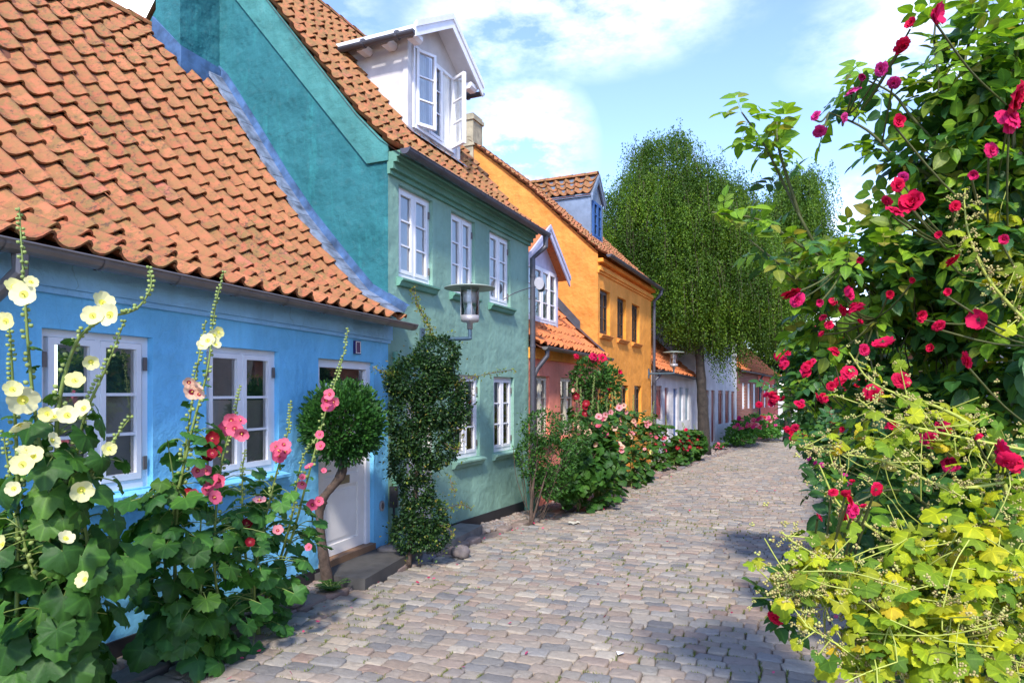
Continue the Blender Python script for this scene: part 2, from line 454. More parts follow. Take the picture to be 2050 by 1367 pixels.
class House:
    def __init__(s, name, label, O, e, L):
        e = np.array(e, float); e /= np.linalg.norm(e)
        s.O = np.array(O, float); s.e = e; s.sd = np.array([-e[1], e[0]]); s.L = L
        s.root = empty(name, (O[0], O[1], 0), label, 'house', rz=math.atan2(e[1], e[0]))
    def t_of(s, px, ss=0.0):
        r = (px-1025)/1367; O = s.O+ss*s.sd
        return (O[0]-r*O[1])/(r*s.e[1]-s.e[0])
    def z_of(s, px, py, ss=0.0):
        t = s.t_of(px, ss); d = s.O[1]+ss*s.sd[1]+t*s.e[1]
        return 2+(787-py)/1367*d
    def rect(s, pl, pr, yt, yb):
        """picture box on the facade: left px, right px, top y at the left, bottom y at the right"""
        return s.t_of(pl), s.t_of(pr), s.z_of(pr, yb), s.z_of(pl, yt)
    def wall(s, t0, t1, zb, za, zc, holes, mat, name='wall', dep=.13, ss=0.0, thick=.0):
        """front wall with openings and plastered reveals"""
        xs = sorted(set([t0, t1]+[x for h in holes for x in h[:2]]+list(np.arange(t0+.7, t1, .7))))
        zs = sorted(set([zb]+[x for h in holes for x in h[2:]]))
        mb = MB()
        def top(x): return za+(zc-za)*(x-t0)/(t1-t0)
        for i in range(len(xs)-1):
            for j in range(len(zs)):
                x0, x1 = xs[i], xs[i+1]; z0 = zs[j]
                cx = (x0+x1)/2
                if j < len(zs)-1: z1a = z1b = zs[j+1]
                else: z1a, z1b = top(x0), top(x1)
                cz = (z0+min(z1a, z1b))/2
                if any(h[0]-1e-6 < cx < h[1]+1e-6 and h[2]-1e-6 < cz < h[3]+1e-6 for h in holes): continue
                mb.add([(x0, ss, z0), (x1, ss, z0), (x1, ss, z1b), (x0, ss, z1a)], [(0, 1, 2, 3)])
        for (a, b, c, d) in holes:
            q = ss+dep
            mb.add([(a, ss, c), (a, q, c), (a, q, d), (a, ss, d), (b, ss, c), (b, q, c), (b, q, d), (b, ss, d)],
                   [(0, 1, 2, 3), (4, 7, 6, 5), (3, 2, 6, 7), (0, 4, 5, 1)])
        return mb.build(name, M[mat], s.root)
    def window(s, t0, t1, z0, z1, ncas=2, rows=3, frame='white', recess=.07, fw=.045, sash=.042, bar=.022, curtain=None, sill=None, ratios=None, hinge=False, ss=0.0, parent=None, name='window', blind=0, label=None, openang=None):
        par = parent or s.root
        r = ss+recess; mb = MB()
        mb.box(t0, t0+fw, r, r+.07, z0, z1); mb.box(t1-fw, t1, r, r+.07, z0, z1)
        mb.box(t0+fw, t1-fw, r, r+.07, z1-fw, z1); mb.box(t0+fw, t1-fw, r-.01, r+.07, z0, z0+fw*1.2)
        cw = (t1-t0-2*fw)/ncas
        pb = MB()
        ratios = ratios or [1]*rows; tot = sum(ratios)
        for c in range(ncas):
            a = t0+fw+c*cw; b = a+cw
            if c > 0: mb.box(a-.018, a+.018, r-.012, r+.06, z0+fw*1.2, z1-fw)
            a += .020; b -= .020; lo = z0+fw*1.2+.004; hi = z1-fw-.004
            sub = MB(); sg = MB()
            sub.box(a, a+sash, r-.018, r+.04, lo, hi); sub.box(b-sash, b, r-.018, r+.04, lo, hi)
            sub.box(a+sash, b-sash, r-.018, r+.04, hi-sash, hi); sub.box(a+sash, b-sash, r-.018, r+.04, lo, lo+sash*1.15)
            z = hi-sash; span = hi-lo-sash*2.15
            for k in range(rows-1):
                z -= span*ratios[k]/tot
                sub.box(a+sash, b-sash, r-.010, r+.03, z-bar/2, z+bar/2)
            sg.add([(a+sash, r+.012, lo+sash), (b-sash, r+.012, lo+sash), (b-sash, r+.012, hi-sash), (a+sash, r+.012, hi-sash)], [(0, 1, 2, 3)])
            if openang and openang[c]:
                side, ang = openang[c]; hx = a if side < 0 else b
                ca, sa = math.cos(R(ang)), math.sin(R(ang))
                for bb in (sub, sg):
                    for q in range(len(bb.V)):
                        V = bb.V[q].copy(); x = V[:, 0]-hx; y = V[:, 1]-(r-.018)
                        if side < 0: V[:, 0] = hx+x*ca+y*sa; V[:, 1] = (r-.018)-x*sa+y*ca
                        else: V[:, 0] = hx+x*ca-y*sa; V[:, 1] = (r-.018)+x*sa+y*ca
                        bb.V[q] = V
            for src, dst in ((sub, mb), (sg, pb)):
                for v_, l_, s_, m_ in zip(src.V, src.L, src.S, src.M):
                    dst.V.append(v_); dst.S.append(s_); dst.M.append(m_)
                base = dst.n
                for l_ in src.L: dst.L.append(l_+base)
                dst.n += src.n
            if hinge:
                hx = t0+.02 if c == 0 else t1-.06
                for hz in (z1-(z1-z0)*.18, z0+(z1-z0)*.16): mb.box(hx, hx+.03, r-.032, r-.018, hz-.05, hz+.05, 1)
        w = mb.build(name, [M[frame], M['zinc']], par)
        if label: w['label'] = label
        sp = w if par is s.root else par
        pb.build('pane', M['glass'], sp)
        if curtain:
            cb = MB(); n = 34
            for (ca_, cb_) in (((t0+.03, t0+(t1-t0)*.40), (t1-(t1-t0)*.40, t1-.03)) if curtain != 'curtain_full' else ((t0+.02, t1-.02),)):
                V = []; F = []
                for k in range(n+1):
                    x = ca_+(cb_-ca_)*k/n; y = r+.045+.010*math.sin(k*1.15+ca_*7)
                    V += [(x, y, z0+.02), (x, y, z1)]
                for k in range(n): F.append((2*k, 2*k+2, 2*k+3, 2*k+1))
                cb.add(V, F)
            cb.build('curtain', M['curtain' if curtain in ('white', 'curtain_full') else 'curtain_warm'], sp)
        if blind:
            bb = MB(); z = z0+.03
            while z < z0+(z1-z0)*blind:
                bb.add([(t0+.05, r+.06, z), (t1-.05, r+.06, z), (t1-.05, r+.075, z+.034), (t0+.05, r+.075, z+.034)], [(0, 1, 2, 3)])
                z += .034
            bb.build('blind', M['blind'], sp)
        if sill:
            sb = MB(); e = .05
            sb.prism([(ss+r-ss-.0, z0-.0), (ss-.10, z0-.03), (ss-.10, z0-.055), (ss-.07, z0-.075), (ss-.05, z0-.12), (ss-.001, z0-.13), (ss+.03, z0-.13)], 0, t0-e, t1+e)
            sb.build('sill', M[sill], sp)
        return w
    def gable(s, t, sect, zb, mat, name='gable_wall', inward=.0):
        """gable wall in the plane t; sect = list of (s,z) of the roof line"""
        mb = MB()
        poly = [(sect[0][0], zb)]+[(p[0], p[1]) for p in sect]+[(sect[-1][0], zb)]
        V = [(t, p[0], p[1]) for p in poly]
        mb.add(V, [tuple(range(len(V)))])
        return mb.build(name, M[mat], s.root)
    def gutter(s, t0, t1, ss, za, zb, r=.062, mat='zinc', name='gutter', step=.62, parent=None):
        mb = MB(); n = 8
        ringA = [(math.cos(math.pi+math.pi*k/n), math.sin(math.pi+math.pi*k/n)) for k in range(n+1)]
        N = max(2, int(abs(t1-t0)/.5)); V = []; F = []
        for i in range(N+1):
            x = t0+(t1-t0)*i/N; z = za+(zb-za)*i/N
            for rr in (r, r-.006):
                for (c, q) in ringA: V.append((x, ss+rr*c, z+rr*q))
        m = 2*(n+1)
        for i in range(N):
            for k in range(n):
                F.append((i*m+k, i*m+k+1, (i+1)*m+k+1, (i+1)*m+k))
                F.append((i*m+n+1+k, (i+1)*m+n+1+k, (i+1)*m+n+2+k, i*m+n+2+k))
        mb.add(V, F)
        mb.tube([(t0, ss-r, za), (t1, ss-r, zb)], .009, 6)
        for (x, z) in ((t0, za), (t1, zb)):
            mb.add([(x, ss+r*c, z+r*q) for (c, q) in ringA], [tuple(range(n+1))])
        x = t0+.25
        while x < t1-.05:
            z = za+(zb-za)*(x-t0)/(t1-t0)
            V = []; F = []
            for xx in (x-.012, x+.012):
                for (c, q) in ringA: V.append((xx, ss+(r+.006)*c, z+(r+.006)*q))
            for k in range(n): F.append((k, k+1, n+1+k+1, n+1+k))
            mb.add(V, F); x += step
        return mb.build(name, M[mat], parent or s.root, smooth=False)
    def pipe(s, pts, r=.042, mat='zinc_dark', name='downpipe'):
        mb = MB(); mb.tube(pts, r, 12)
        for i in range(len(pts)-1):
            a, b = np.array(pts[i]), np.array(pts[i+1]); L = np.linalg.norm(b-a)
            if L > .8:
                u = (b-a)/L
                for q in np.arange(.3, L, 1.3): mb.tube([a+u*q, a+u*(q+.05)], r+.008, 12)
        return mb.build(name, M[mat], s.root, smooth=False)
def band(mb, t0, t1, s0, s1, za0, za1, zb0, zb1):
    """horizontal moulding whose height changes linearly (za at t0, zb at t1)"""
    V = [(t0, s0, za0), (t0, s1, za0), (t0, s1, za1), (t0, s0, za1), (t1, s0, zb0), (t1, s1, zb0), (t1, s1, zb1), (t1, s0, zb1)]
    mb.add(V, [(0, 1, 2, 3), (4, 7, 6, 5), (0, 3, 7, 4), (1, 5, 6, 2), (3, 2, 6, 7), (0, 4, 5, 1)])

def dormer(H, tc, hw, sf, zb, ze, za, sof, os_, of_, wmat, rmat, trim, win, tiles=None, cheek=None, label=None, back=2.5):
    """gabled dormer: front at s=sf; sof(z) gives s on the main roof at height z"""
    mb = MB(); t0, t1 = tc-hw, tc+hw
    wt0, wt1, wz0, wz1 = win['box']
    def rz(t): return ze+(za-ze)*(1-abs(t-tc)/(hw))
    # front face round the window opening
    mb.add([(t0, sf, zb), (wt0, sf, zb), (wt0, sf, rz(wt0)), (t0, sf, ze)], [(0, 1, 2, 3)])
    mb.add([(wt1, sf, zb), (t1, sf, zb), (t1, sf, ze), (wt1, sf, rz(wt1))], [(0, 1, 2, 3)])
    mb.add([(wt0, sf, zb), (wt1, sf, zb), (wt1, sf, wz0), (wt0, sf, wz0)], [(0, 1, 2, 3)])
    mb.add([(wt0, sf, wz1), (wt1, sf, wz1), (wt1, sf, rz(wt1)), (tc, sf, za), (wt0, sf, rz(wt0))], [(0, 1, 2, 3, 4)])
    for (a, b, c, d) in ((wt0, wt0, wz0, wz1), (wt1, wt1, wz0, wz1)):
        mb.add([(a, sf, c), (a, sf+.08, c), (a, sf+.08, d), (a, sf, d)], [(0, 1, 2, 3)])
    for t in (t0, t1):
        mb.add([(t, sf, zb-.1), (t, sf, ze), (t, sof(ze)+.1, ze), (t, sof(ze)+.1, ze-.1)], [(0, 1, 2, 3)])
    # corner posts
    for t in (t0, t1): mb.box(t-.012 if t == t0 else t-.085, t+.085 if t == t0 else t+.012, sf-.018, sf+.07, zb-.03, ze-.05)
    d = mb.build('dormer', M[wmat], H.root)
    if label: d['label'] = label
    rb = MB(); slope = (za-ze)/hw
    zeo = ze-slope*os_
    sb = sof(za)+.25
    for sg in (-1, 1):
        te = tc+sg*(hw+os_)
        P = [(tc, za), (te, zeo), (te, zeo+.07), (tc, za+.085)]
        V = [(p[0], sf-of_, p[1]) for p in P]+[(p[0], (sb if i in (0, 3) else sof(zeo)+.3), p[1]) for i, p in enumerate(P)]
        rb.add(V, [(0, 1, 2, 3), (4, 7, 6, 5), (0, 4, 5, 1), (1, 5, 6, 2), (2, 6, 7, 3)])
    if tiles is None:
        rb.build('dormer_roof', M[rmat], d)
    else:
        rb.build('dormer_roof', M[rmat], d)
        for sg in (-1, 1):
            te = tc+sg*(hw+os_+.02)
            A = [(te, sf-of_+.02, zeo+.075), (tc, sf-of_+.02, za+.095)]; B = [(te, sof(zeo)+.35, zeo+.075), (tc, sb, za+.095)]
            tile_roof(H, A, B, 'roof_tiles', tiles, parent=d, ridge=False)
        rt = MB(); n = 6
        for i in range(n):
            y0 = sf-of_+(sb-sf+of_)*i/n; y1 = sf-of_+(sb-sf+of_)*(i+1.06)/n; V = []
            for (yy, rr) in ((y0, .11), (y1, .095)):
                for k in range(7): th = math.pi*k/6; V.append((tc+rr*math.cos(th), yy, za+.10+rr*math.sin(th)))
            rt.add(V, [(k, k+1, 8+k, 7+k) for k in range(6)])
        rt.build('ridge_tiles', M[tiles], d)
    # bargeboards
    bb = MB()
    for sg in (-1, 1):
        te = tc+sg*(hw+os_+.03)
        for (y0, y1, h0, h1) in ((sf-of_-.03, sf-of_, -.11, .10), (sf-of_-.05, sf-of_-.03, .03, .12)):
            P = [(tc, za+h0), (te, zeo-slope*.03+h0), (te, zeo-slope*.03+h1), (tc, za+h1)]
            bb.add([(p[0], y0, p[1]) for p in P]+[(p[0], y1, p[1]) for p in P], [(0, 1, 2, 3), (4, 7, 6, 5), (0, 4, 5, 1), (1, 5, 6, 2), (2, 6, 7, 3), (3, 7, 4, 0)])
    bb.build('bargeboard', M[trim], d)
    H.window(*win['box'], ncas=win['n'], rows=win['rows'], frame=win['frame'], recess=-.03, ss=sf, parent=d, name='window_frame', curtain=win.get('curtain'), openang=win.get('open'))
    # lead apron under the front and flashing along the cheeks
    ab = MB(); ab.add([(t0-.08, sf-.02, zb+.03), (t1+.08, sf-.02, zb+.03), (t1+.08, sf-.14, zb-.08), (t0-.08, sf-.14, zb-.08)], [(0, 1, 2, 3)])
    ab.build('flashing', M['zinc_blue'], d)
    return d

# ------------------------------------------------------------------ facade lines
P0 = np.array([-1.55, 8.54])
E1 = np.array([.404, .915]); E1 /= np.linalg.norm(E1); S1 = np.array([-E1[1], E1[0]])
EB = np.array([.327, .945]); EB /= np.linalg.norm(EB); SB = np.array([-EB[1], EB[0]])
def to_local(H, p2): q = p2-H.O; return float(q@H.e), float(q@H.sd)

# ------------------------------------------------------------------ BLUE HOUSE
HB = House('blue_house', 'low bright blue cottage with white windows under a big weathered orange pantile roof', P0, EB, 6.5)
bl = [(-4.43, -3.57, 1.30, 2.42), (-3.03, -2.10, 1.26, 2.40)]
bd = (-1.465, -.347, .16, 2.37)
H = HB
far_w = (-6.6, -5.5, 1.3, 2.42)
H.wall(-7.6, 0.0, -.6, 2.86, 2.86, [far_w]+bl+[bd], 'blue')
mb = MB(); band(mb, -7.6, 0.02, -.055, .0, 2.70, 2.86, 2.66, 2.86); band(mb, -7.6, .02, -.03, .0, 2.66, 2.70, 2.62, 2.66)
mb.build('cornice', M['blue_pale'], H.root)
mb = MB()
band(mb, -7.6, bd[0]-.0, -.02, 0, -.6, .36, -.6, .17); band(mb, bd[1], 0, -.02, 0, -.6, .10, -.6, .08)
mb.build('plinth', M['plinth'], H.root)
for i, w in enumerate([far_w]+bl):
    H.window(*w, ncas=2, rows=3, ratios=[1.15, 1, 1], recess=.055, fw=.05, sill='blue', hinge=True, blind=.58 if i != 0 else 0)
# door
mb = MB(); a, b, c, d = bd
mb.box(a, a+.09, .05, .13, c, d); mb.box(b-.09, b, .05, .13, c, d); mb.box(a+.09, b-.09, .05, .13, d-.09, d)
mb.box(a+.09, b-.09, .045, .13, d-.36, d-.26)
for x in (a+.2, b-.24): mb.box(x, x+.04, .035, .045, d-.33, d-.31, 1)
dr = mb.build('door_frame', [M['white'], M['zinc_dark']], H.root)
MBp = MB(); MBp.add([(a+.09, .10, d-.26), (b-.09, .10, d-.26), (b-.09, .10, d-.09), (a+.09, .10, d-.09)], [(0, 1, 2, 3)]); MBp.build('fanlight_pane', M['glass'], dr)
mb = MB(); x0, x1 = a+.095, b-.095; zt = d-.365
mb.box(x0, x1, .10, .14, c+.05, zt)
rails = [c+.05, c+.17, c+.80, c+.92, c+1.50, c+1.60, zt-.10, zt]
mb.box(x0, x0+.13, .078, .10, c+.05, zt); mb.box(x1-.13, x1, .078, .10, c+.05, zt)
for (r0, r1) in ((0, 1), (2, 3), (4, 5), (6, 7)): mb.box(x0+.13, x1-.13, .079, .10, rails[r0], rails[r1])
for (p0, p1) in ((rails[1], rails[2]), (rails[3], rails[4]), (rails[5], rails[6])): mb.box(x0+.17, x1-.17, .086, .10, p0+.05, p1-.05)
door = mb.build('door', M['door_white'], H.root)
mb = MB(); mb.box((x0+x1)/2-.13, (x0+x1)/2+.13, .060, .079, rails[2]+.02, rails[2]+.11); mb.build('letterbox', M['brass'], door)
mb = MB(); mb.tube([(x0+.06, .078, c+1.0), (x0+.06, .03, c+1.0), (x0+.17, .03, c+1.0)], .011, 8); mb.build('handle', M['brass'], door)
mb = MB(); mb.box(a-.0, b, -.03, .13, c-.05, c+.045); mb.build('threshold', M['wood'], H.root)
mb = MB(); mb.prism([(a-.10, -.62), (b+.30, -.50), (b+.30, -.024), (a-.10, -.024)], 2, -.3, .135); mb.build('door_step', M['concrete_dark'], H.root)
# small wall fittings: number plate, round vent
mb = MB(); mb.box(-.80, -.68, -.03, 0, 2.45, 2.60, 0); mb.box(-.79, -.69, -.034, -.03, 2.585, 2.592, 1); mb.box(-.79, -.69, -.034, -.03, 2.458, 2.465, 1); mb.box(-.79, -.783, -.034, -.03, 2.465, 2.585, 1); mb.box(-.697, -.69, -.034, -.03, 2.465, 2.585, 1)
mb.build('number_plate', [M['sign_blue'], M['white']], H.root)
mb = MB(); THS = np.linspace(0, 2*math.pi, 17)
V = [(-.17+.05*math.cos(q), -.02, .62+.065*math.sin(q)) for q in THS[:-1]]+[(-.17+.03*math.cos(q), -.022, .62+.04*math.sin(q)) for q in THS[:-1]]+[(-.17+.05*math.cos(q), 0, .62+.065*math.sin(q)) for q in THS[:-1]]
mb.add(V, [(k, (k+1) % 16, 16+(k+1) % 16, 16+k) for k in range(16)]+[tuple(range(16, 32))]+[(k, 32+k, 32+(k+1) % 16, (k+1) % 16) for k in range(16)], [0]*16+[1]+[0]*16)
mb.build('wall_vent', [M['lamp_metal'], M['zinc_dark']], H.root)
# roof
secw = [(-.20, 2.90), (.35, 3.22), (.744, 3.64), (1.30, 4.26), (1.744, 4.83), (2.30, 5.62), (2.84, 6.36), (3.7, 7.17)]
A, B = [], []
for (s_, z_) in secw:
    q = P0+s_*S1
    t_, ss_ = to_local(H, q); B.append((t_-.0, ss_, z_))
ridge0 = P0+3.7*S1; ridge1 = ridge0+np.array([-.465, -.885])*8.0
rt, rs = to_local(H, ridge1)
for (s_, z_) in secw:
    f = (s_+.2)/3.9
    A.append((-7.6+(rt+7.6)*f, -.20+(rs+.20)*f, z_))
tile_roof(H, A, B, 'roof', 'tile_a')
# back slope and far gable to close the house
A2 = [A[-1], (A[-1][0], A[-1][1]*2, 2.9)]; B2 = [B[-1], (B[-1][0]-.5, B[-1][1]*2, 2.9)]
mb = MB(); mb.add([A2[0], B2[0], B2[1], A2[1]], [(0, 1, 2, 3)]); mb.add([A[0], A[2], A[4], A[6], A[7], A2[1], (A2[1][0], A2[1][1], -.5), (A[0][0], 0, -.5)], [tuple(range(8))])
mb.build('rear_roof', M['underlay'], H.root)
H.gutter(-7.6, .16, -.27, 2.875, 2.855, .068)
H.pipe([(-4.75, -.26, 2.82), (-4.75, -.26, 2.70), (-4.83, -.08, 2.50), (-4.83, -.08, .1)], .045, 'zinc')
# flashing against the green gable
fl = MB(); fl2 = MB()
Bs = np.array(B); dB = np.gradient(Bs, axis=0); nB = np.stack([np.zeros(len(Bs)), -dB[:, 2], dB[:, 1]], 1); nB /= np.linalg.norm(nB, axis=1)[:, None]
for i in range(len(secw)-1):
    for k in range(3):
        f0, f1 = k/3, (k+1)/3
        def q(f, off, up):
            p = Bs[i]*(1-f)+Bs[i+1]*f; n = nB[i]*(1-f)+nB[i+1]*f
            return (p[0]+off, p[1]+n[1]*up, p[2]+n[2]*up)
        fl.add([q(f0, -.24, .093), q(f0, 0, .116), q(f1, 0, .112), q(f1, -.24, .089), q(f0, -.24, .06), q(f1, -.24, .05)], [(0, 1, 2, 3), (4, 0, 3, 5)])
        fl2.add([q(f0, -.034, .10), q(f0, -.034, .20), q(f1, -.031, .20), q(f1, -.031, .10), q(f0, .02, .212), q(f1, .02, .212)], [(0, 1, 2, 3), (1, 4, 5, 2)])
a_ = fl.build('flashing', M['lead'], H.root); fl2.build('upstand', M['lead2'], a_)

# ------------------------------------------------------------------ GREEN HOUSE
HG = House('green_house', 'tall teal and sage green house with a white gabled dormer', P0, E1, 4.6); H = HG
up = [(H.rect(798, 866, 369, 572)), (H.rect(903, 951, 418, 593)), (H.rect(980, 1022, 459, 612))]
up = [(a, b, 3.50, 4.68) for (a, b, c, d) in up]
lo = [(1.70, 2.57, 1.01, 2.28), (3.08, 3.92, 1.01, 2.28)]
gd = (.42, 1.12, .12, 2.15)
H.wall(0, 4.6, -.6, 4.92, 4.92, up+lo+[gd], 'green', dep=.13)
mb = MB()
for (s_, z0, z1) in ((-.04, 4.66, 4.72), (-.09, 4.72, 4.80), (-.14, 4.80, 4.86), (-.19, 4.86, 4.93)): band(mb, -.02, 4.62, s_, 0.0, z0+.08, z1+.08, z0+.08, z1+.08)
mb.build('cornice', M['green_trim'], H.root)
mb = MB(); band(mb, gd[1]+.1, 4.6, -.025, 0, -.6, .09, -.6, .02); mb.build('plinth', M['plinth'], H.root)
for w in up: H.window(*w, ncas=2, rows=3, curtain='curtain_full', sill='green_trim', hinge=True, recess=.06, fw=.05)
for w in lo: H.window(*w, ncas=2, rows=3, curtain='warm', sill='green', hinge=True, recess=.06, fw=.05)
mb = MB(); a, b, c, d = gd
mb.box(a, a+.06, .03, .12, c, d); mb.box(b-.06, b, .03, .12, c, d); mb.box(a+.06, b-.06, .03, .12, d-.06, d); mb.box(a+.06, b-.06, .06, .11, c, d-.06)
for k in range(4): mb.box(a+.12, b-.12, .045, .06, c+.12+k*.48, c+.48+k*.48)
dd = mb.build('door', M['door_white'], H.root)
mb = MB(); mb.tube([(b-.12, .05, 1.15), (b-.12, 0.0, 1.15), (b-.22, 0.0, 1.15)], .01, 8); mb.build('handle', M['brass'], dd)
mb = MB(); mb.prism([(.34, -.55), (1.85, -.40), (1.85, -.03), (.34, -.03)], 2, -.4, .06); mb.build('door_step', M['concrete'], H.root)
gsec = [(-.24, 4.98), (.10, 5.22), (.45, 5.58), (3.18, 8.90)]
gap = [(0.0, 5.10), (.10, 5.20), (.45, 5.55), (3.18, 8.87), (6.4, 5.0)]
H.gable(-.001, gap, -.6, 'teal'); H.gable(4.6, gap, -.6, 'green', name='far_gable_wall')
# rake band
mb = MB(); wd = .40
pts = [(-.03, 4.95), (-.03, 5.08), (.10, 5.20), (.45, 5.55), (3.18, 8.86)]
poly = [(-.02, 4.90), (-.02, 5.09), (.10, 5.205), (.45, 5.555), (3.18, 8.865), (3.18, 8.865-wd*1.45), (.30, 4.90+.0)]
mb.prism(poly, 0, -.035, -.003); mb.build('gable_band', M['teal_pale'], H.root)
A = [(-.05, s_, z_) for s_, z_ in gsec]; B = [(4.64, s_, z_) for s_, z_ in gsec]
roof = tile_roof(H, A, B, 'roof', 'tile_b')
mb = MB(); mb.add([(-.05, 3.18, 8.9), (4.64, 3.18, 8.9), (4.64, 6.6, 4.9), (-.05, 6.6, 4.9)], [(0, 1, 2, 3)]); mb.build('rear_roof', M['tile_b'], H.root)
mb = MB()
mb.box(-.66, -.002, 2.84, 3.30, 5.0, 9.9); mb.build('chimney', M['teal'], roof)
mb = MB(); mb.add([(-.69, 2.79, 6.0), (-.69, 3.34, 6.2), (-.69, 3.34, 7.10), (-.69, 2.79, 6.60), (-.04, 2.79, 6.58), (-.04, 2.79, 6.0), (-.66, 2.84, 6.62), (-.04, 2.84, 6.60), (-.66, 3.34, 7.12)], [(0, 1, 2, 3), (0, 3, 4, 5), (3, 6, 7, 4), (3, 2, 8, 6)]); mb.build('flashing', M['lead2'], roof)
H.gutter(-.10, 4.78, -.31, 4.99, 4.97, .070, 'zinc_dark')
H.pipe([(4.68, -.31, 4.93), (4.68, -.31, 4.72), (4.56, -.10, 4.50), (4.56, -.10, .45)], .05, 'zinc_dark')
mb = MB(); mb.box(4.34, 4.60, -.20, -.03, -.5, .52); mb.box(4.33, 4.61, -.21, -.03, .52, .56); mb.build('pipe_boot', M['green_trim'], H.root)
H.pipe([(.07, -.06, 2.52), (.07, -.06, .05)], .035, 'green_trim', 'corner_pipe')
sof = lambda z: .45+(z-5.58)/(8.90-5.58)*2.73
wx = dict(box=(1.74, 3.04, 6.06, 7.34), n=3, rows=3, frame='white', curtain='white', open=[(-1, 24), None, (1, 62)])
wd_ = dormer(H, 2.42, .82, .74, 5.98, 7.46, 7.95, sof, .26, .30, 'dormer_white', 'white', 'white', wx, label='white boarded gable dormer with an open casement')
# dormer side gutters (run front to back)
for tt in (1.30, 3.54):
    mb = MB(); n = 8; V = []; F = []
    for (y, z) in ((.42, 7.26), (2.10, 7.26)):
        for k in range(n+1): th = math.pi+math.pi*k/n; V.append((tt+.062*math.cos(th), y, z+.062*math.sin(th)))
    for k in range(n): F.append((k, k+1, n+1+k+1, n+1+k))
    mb.add(V, F); mb.add(V[:n+1], [tuple(range(n+1))])
    for y in (.7, 1.3): mb.tube([(tt, y, 7.25), (tt, y+.04, 7.25)], .070, 12)
    mb.build('side_gutter', M['zinc_dark'], wd_)
for tt in (1.45, 3.25):
    for y in (.50, .95, 1.40):
        mb = MB(); mb.prism([(y, 7.20), (y+.10, 7.20), (y+.10, 7.30), (y-.04, 7.30), (y-.04, 7.24)], 0, tt-.08, tt+.14); mb.build('corbel', M['white'], wd_)

# ------------------------------------------------------------------ SALMON COTTAGE
OP = P0+4.6*E1
HP = House('salmon_cottage', 'low salmon pink cottage with a lilac gabled dormer between the green and ochre houses', OP, E1, 4.49); H = HP
pw = [(4.85-4.6+.05, 5.705-4.6, 1.1, 2.34), (6.36-4.6, 7.30-4.6, 1.1, 2.34)]
pdr = (3.25, 4.0, .0, 2.2)
H.wall(0, 4.49, -.6, 2.86, 2.86, pw+[pdr], 'pink')
mb = MB(); band(mb, 0, 4.49, -.05, 0, 2.66, 2.86, 2.66, 2.86); mb.build('cornice', M['orange2'], H.root)
for w in pw: H.window(*w, ncas=2, rows=3, frame='cream_paint', curtain='white', sill='pink')
mb = MB(); mb.box(pdr[0], pdr[1], .06, .1, 0, 2.2); mb.box(pdr[0]+.1, pdr[1]-.1, .045, .06, .2, 1.0); mb.box(pdr[0]+.1, pdr[1]-.1, .045, .06, 1.15, 2.0); mb.build('door', M['black_paint'], H.root)
psec = [(-.22, 2.90), (.15, 3.14), (.45, 3.45), (3.3, 6.55)]
A = [(.02, s_, z_) for s_, z_ in psec]; B = [(4.47, s_, z_) for s_, z_ in psec]
proof = tile_roof(H, A, B, 'roof', 'tile_c')
mb = MB(); mb.add([(0, 3.3, 6.55), (4.47, 3.3, 6.55), (4.47, 6.6, 2.9), (0, 6.6, 2.9)], [(0, 1, 2, 3)]); mb.build('rear_roof', M['tile_c'], H.root)
H.gutter(.10, 4.70, -.29, 2.87, 2.85, .062, 'zinc')
H.pipe([(.22, -.29, 2.82), (.22, -.29, 2.70), (.14, -.12, 2.46), (.10, -.07, 2.30), (.10, -.07, .1)], .045, 'zinc_dark')
mb = MB()
for i in range(2, len(psec)-1):
    for k in range(6):
        f0, f1 = k/6, (k+1)/6
        s0_, z0_ = psec[i][0]+(psec[i+1][0]-psec[i][0])*f0, psec[i][1]+(psec[i+1][1]-psec[i][1])*f0
        s1_, z1_ = psec[i][0]+(psec[i+1][0]-psec[i][0])*f1, psec[i][1]+(psec[i+1][1]-psec[i][1])*f1
        mb.add([(4.22, s0_, z0_+.13), (4.46, s0_, z0_+.15), (4.46, s1_, z1_+.15), (4.22, s1_, z1_+.13), (4.46, s0_, z0_+.34), (4.46, s1_, z1_+.34)], [(0, 1, 2, 3), (1, 4, 5, 2)])
mb.add([(4.22, -.2, 3.02), (4.46, -.2, 3.02), (4.46, .45, 3.62), (4.22, .45, 3.60)], [(0, 1, 2, 3)])
mb.build('flashing', M['zinc_dark'], H.root)
sofp = lambda z: .45+(z-3.45)/(6.55-3.45)*2.85
dormer(H, 1.66, 1.10, .44, 3.42, 4.66, 5.42, sofp, .16, .22, 'lilac', 'tile_c', 'lilac', dict(box=(.78, 2.62, 3.50, 4.66), n=4, rows=3, frame='white', curtain='white'), label='pale lilac gable dormer with white casements')

# ------------------------------------------------------------------ OCHRE HOUSE
OQ = np.array([2.12, 16.86]); EQ = np.array([.415, .910]); EQ /= np.linalg.norm(EQ)
HO = House('ochre_house', 'two storey ochre orange house with dark windows and a grey zinc dormer', OQ, EQ, 5.75); H = HO
ou = [(.17, 1.05, 3.50, 4.62), (1.76, 2.64, 3.50, 4.62), (3.30, 4.20, 3.50, 4.62)]
ol = [(2.05, 2.9, 1.1, 2.22), (3.58, 4.43, 1.1, 2.22)]
od = (.62, 1.22, -.1, 2.2)
H.wall(0, 5.75, -.6, 5.32, 5.32, ou+ol+[od], 'orange2', dep=.16)
mb = MB()
for (s_, z0, z1) in ((-.04, 4.98, 5.04), (-.08, 5.04, 5.14), (-.14, 5.24, 5.33)): band(mb, -.02, 5.77, s_, 0, z0, z1, z0, z1)
mb.build('cornice', M['orange2'], H.root)
for w in ou: H.window(*w, ncas=2, rows=3, frame='black_paint', curtain='warm', sill='orange', recess=.09)
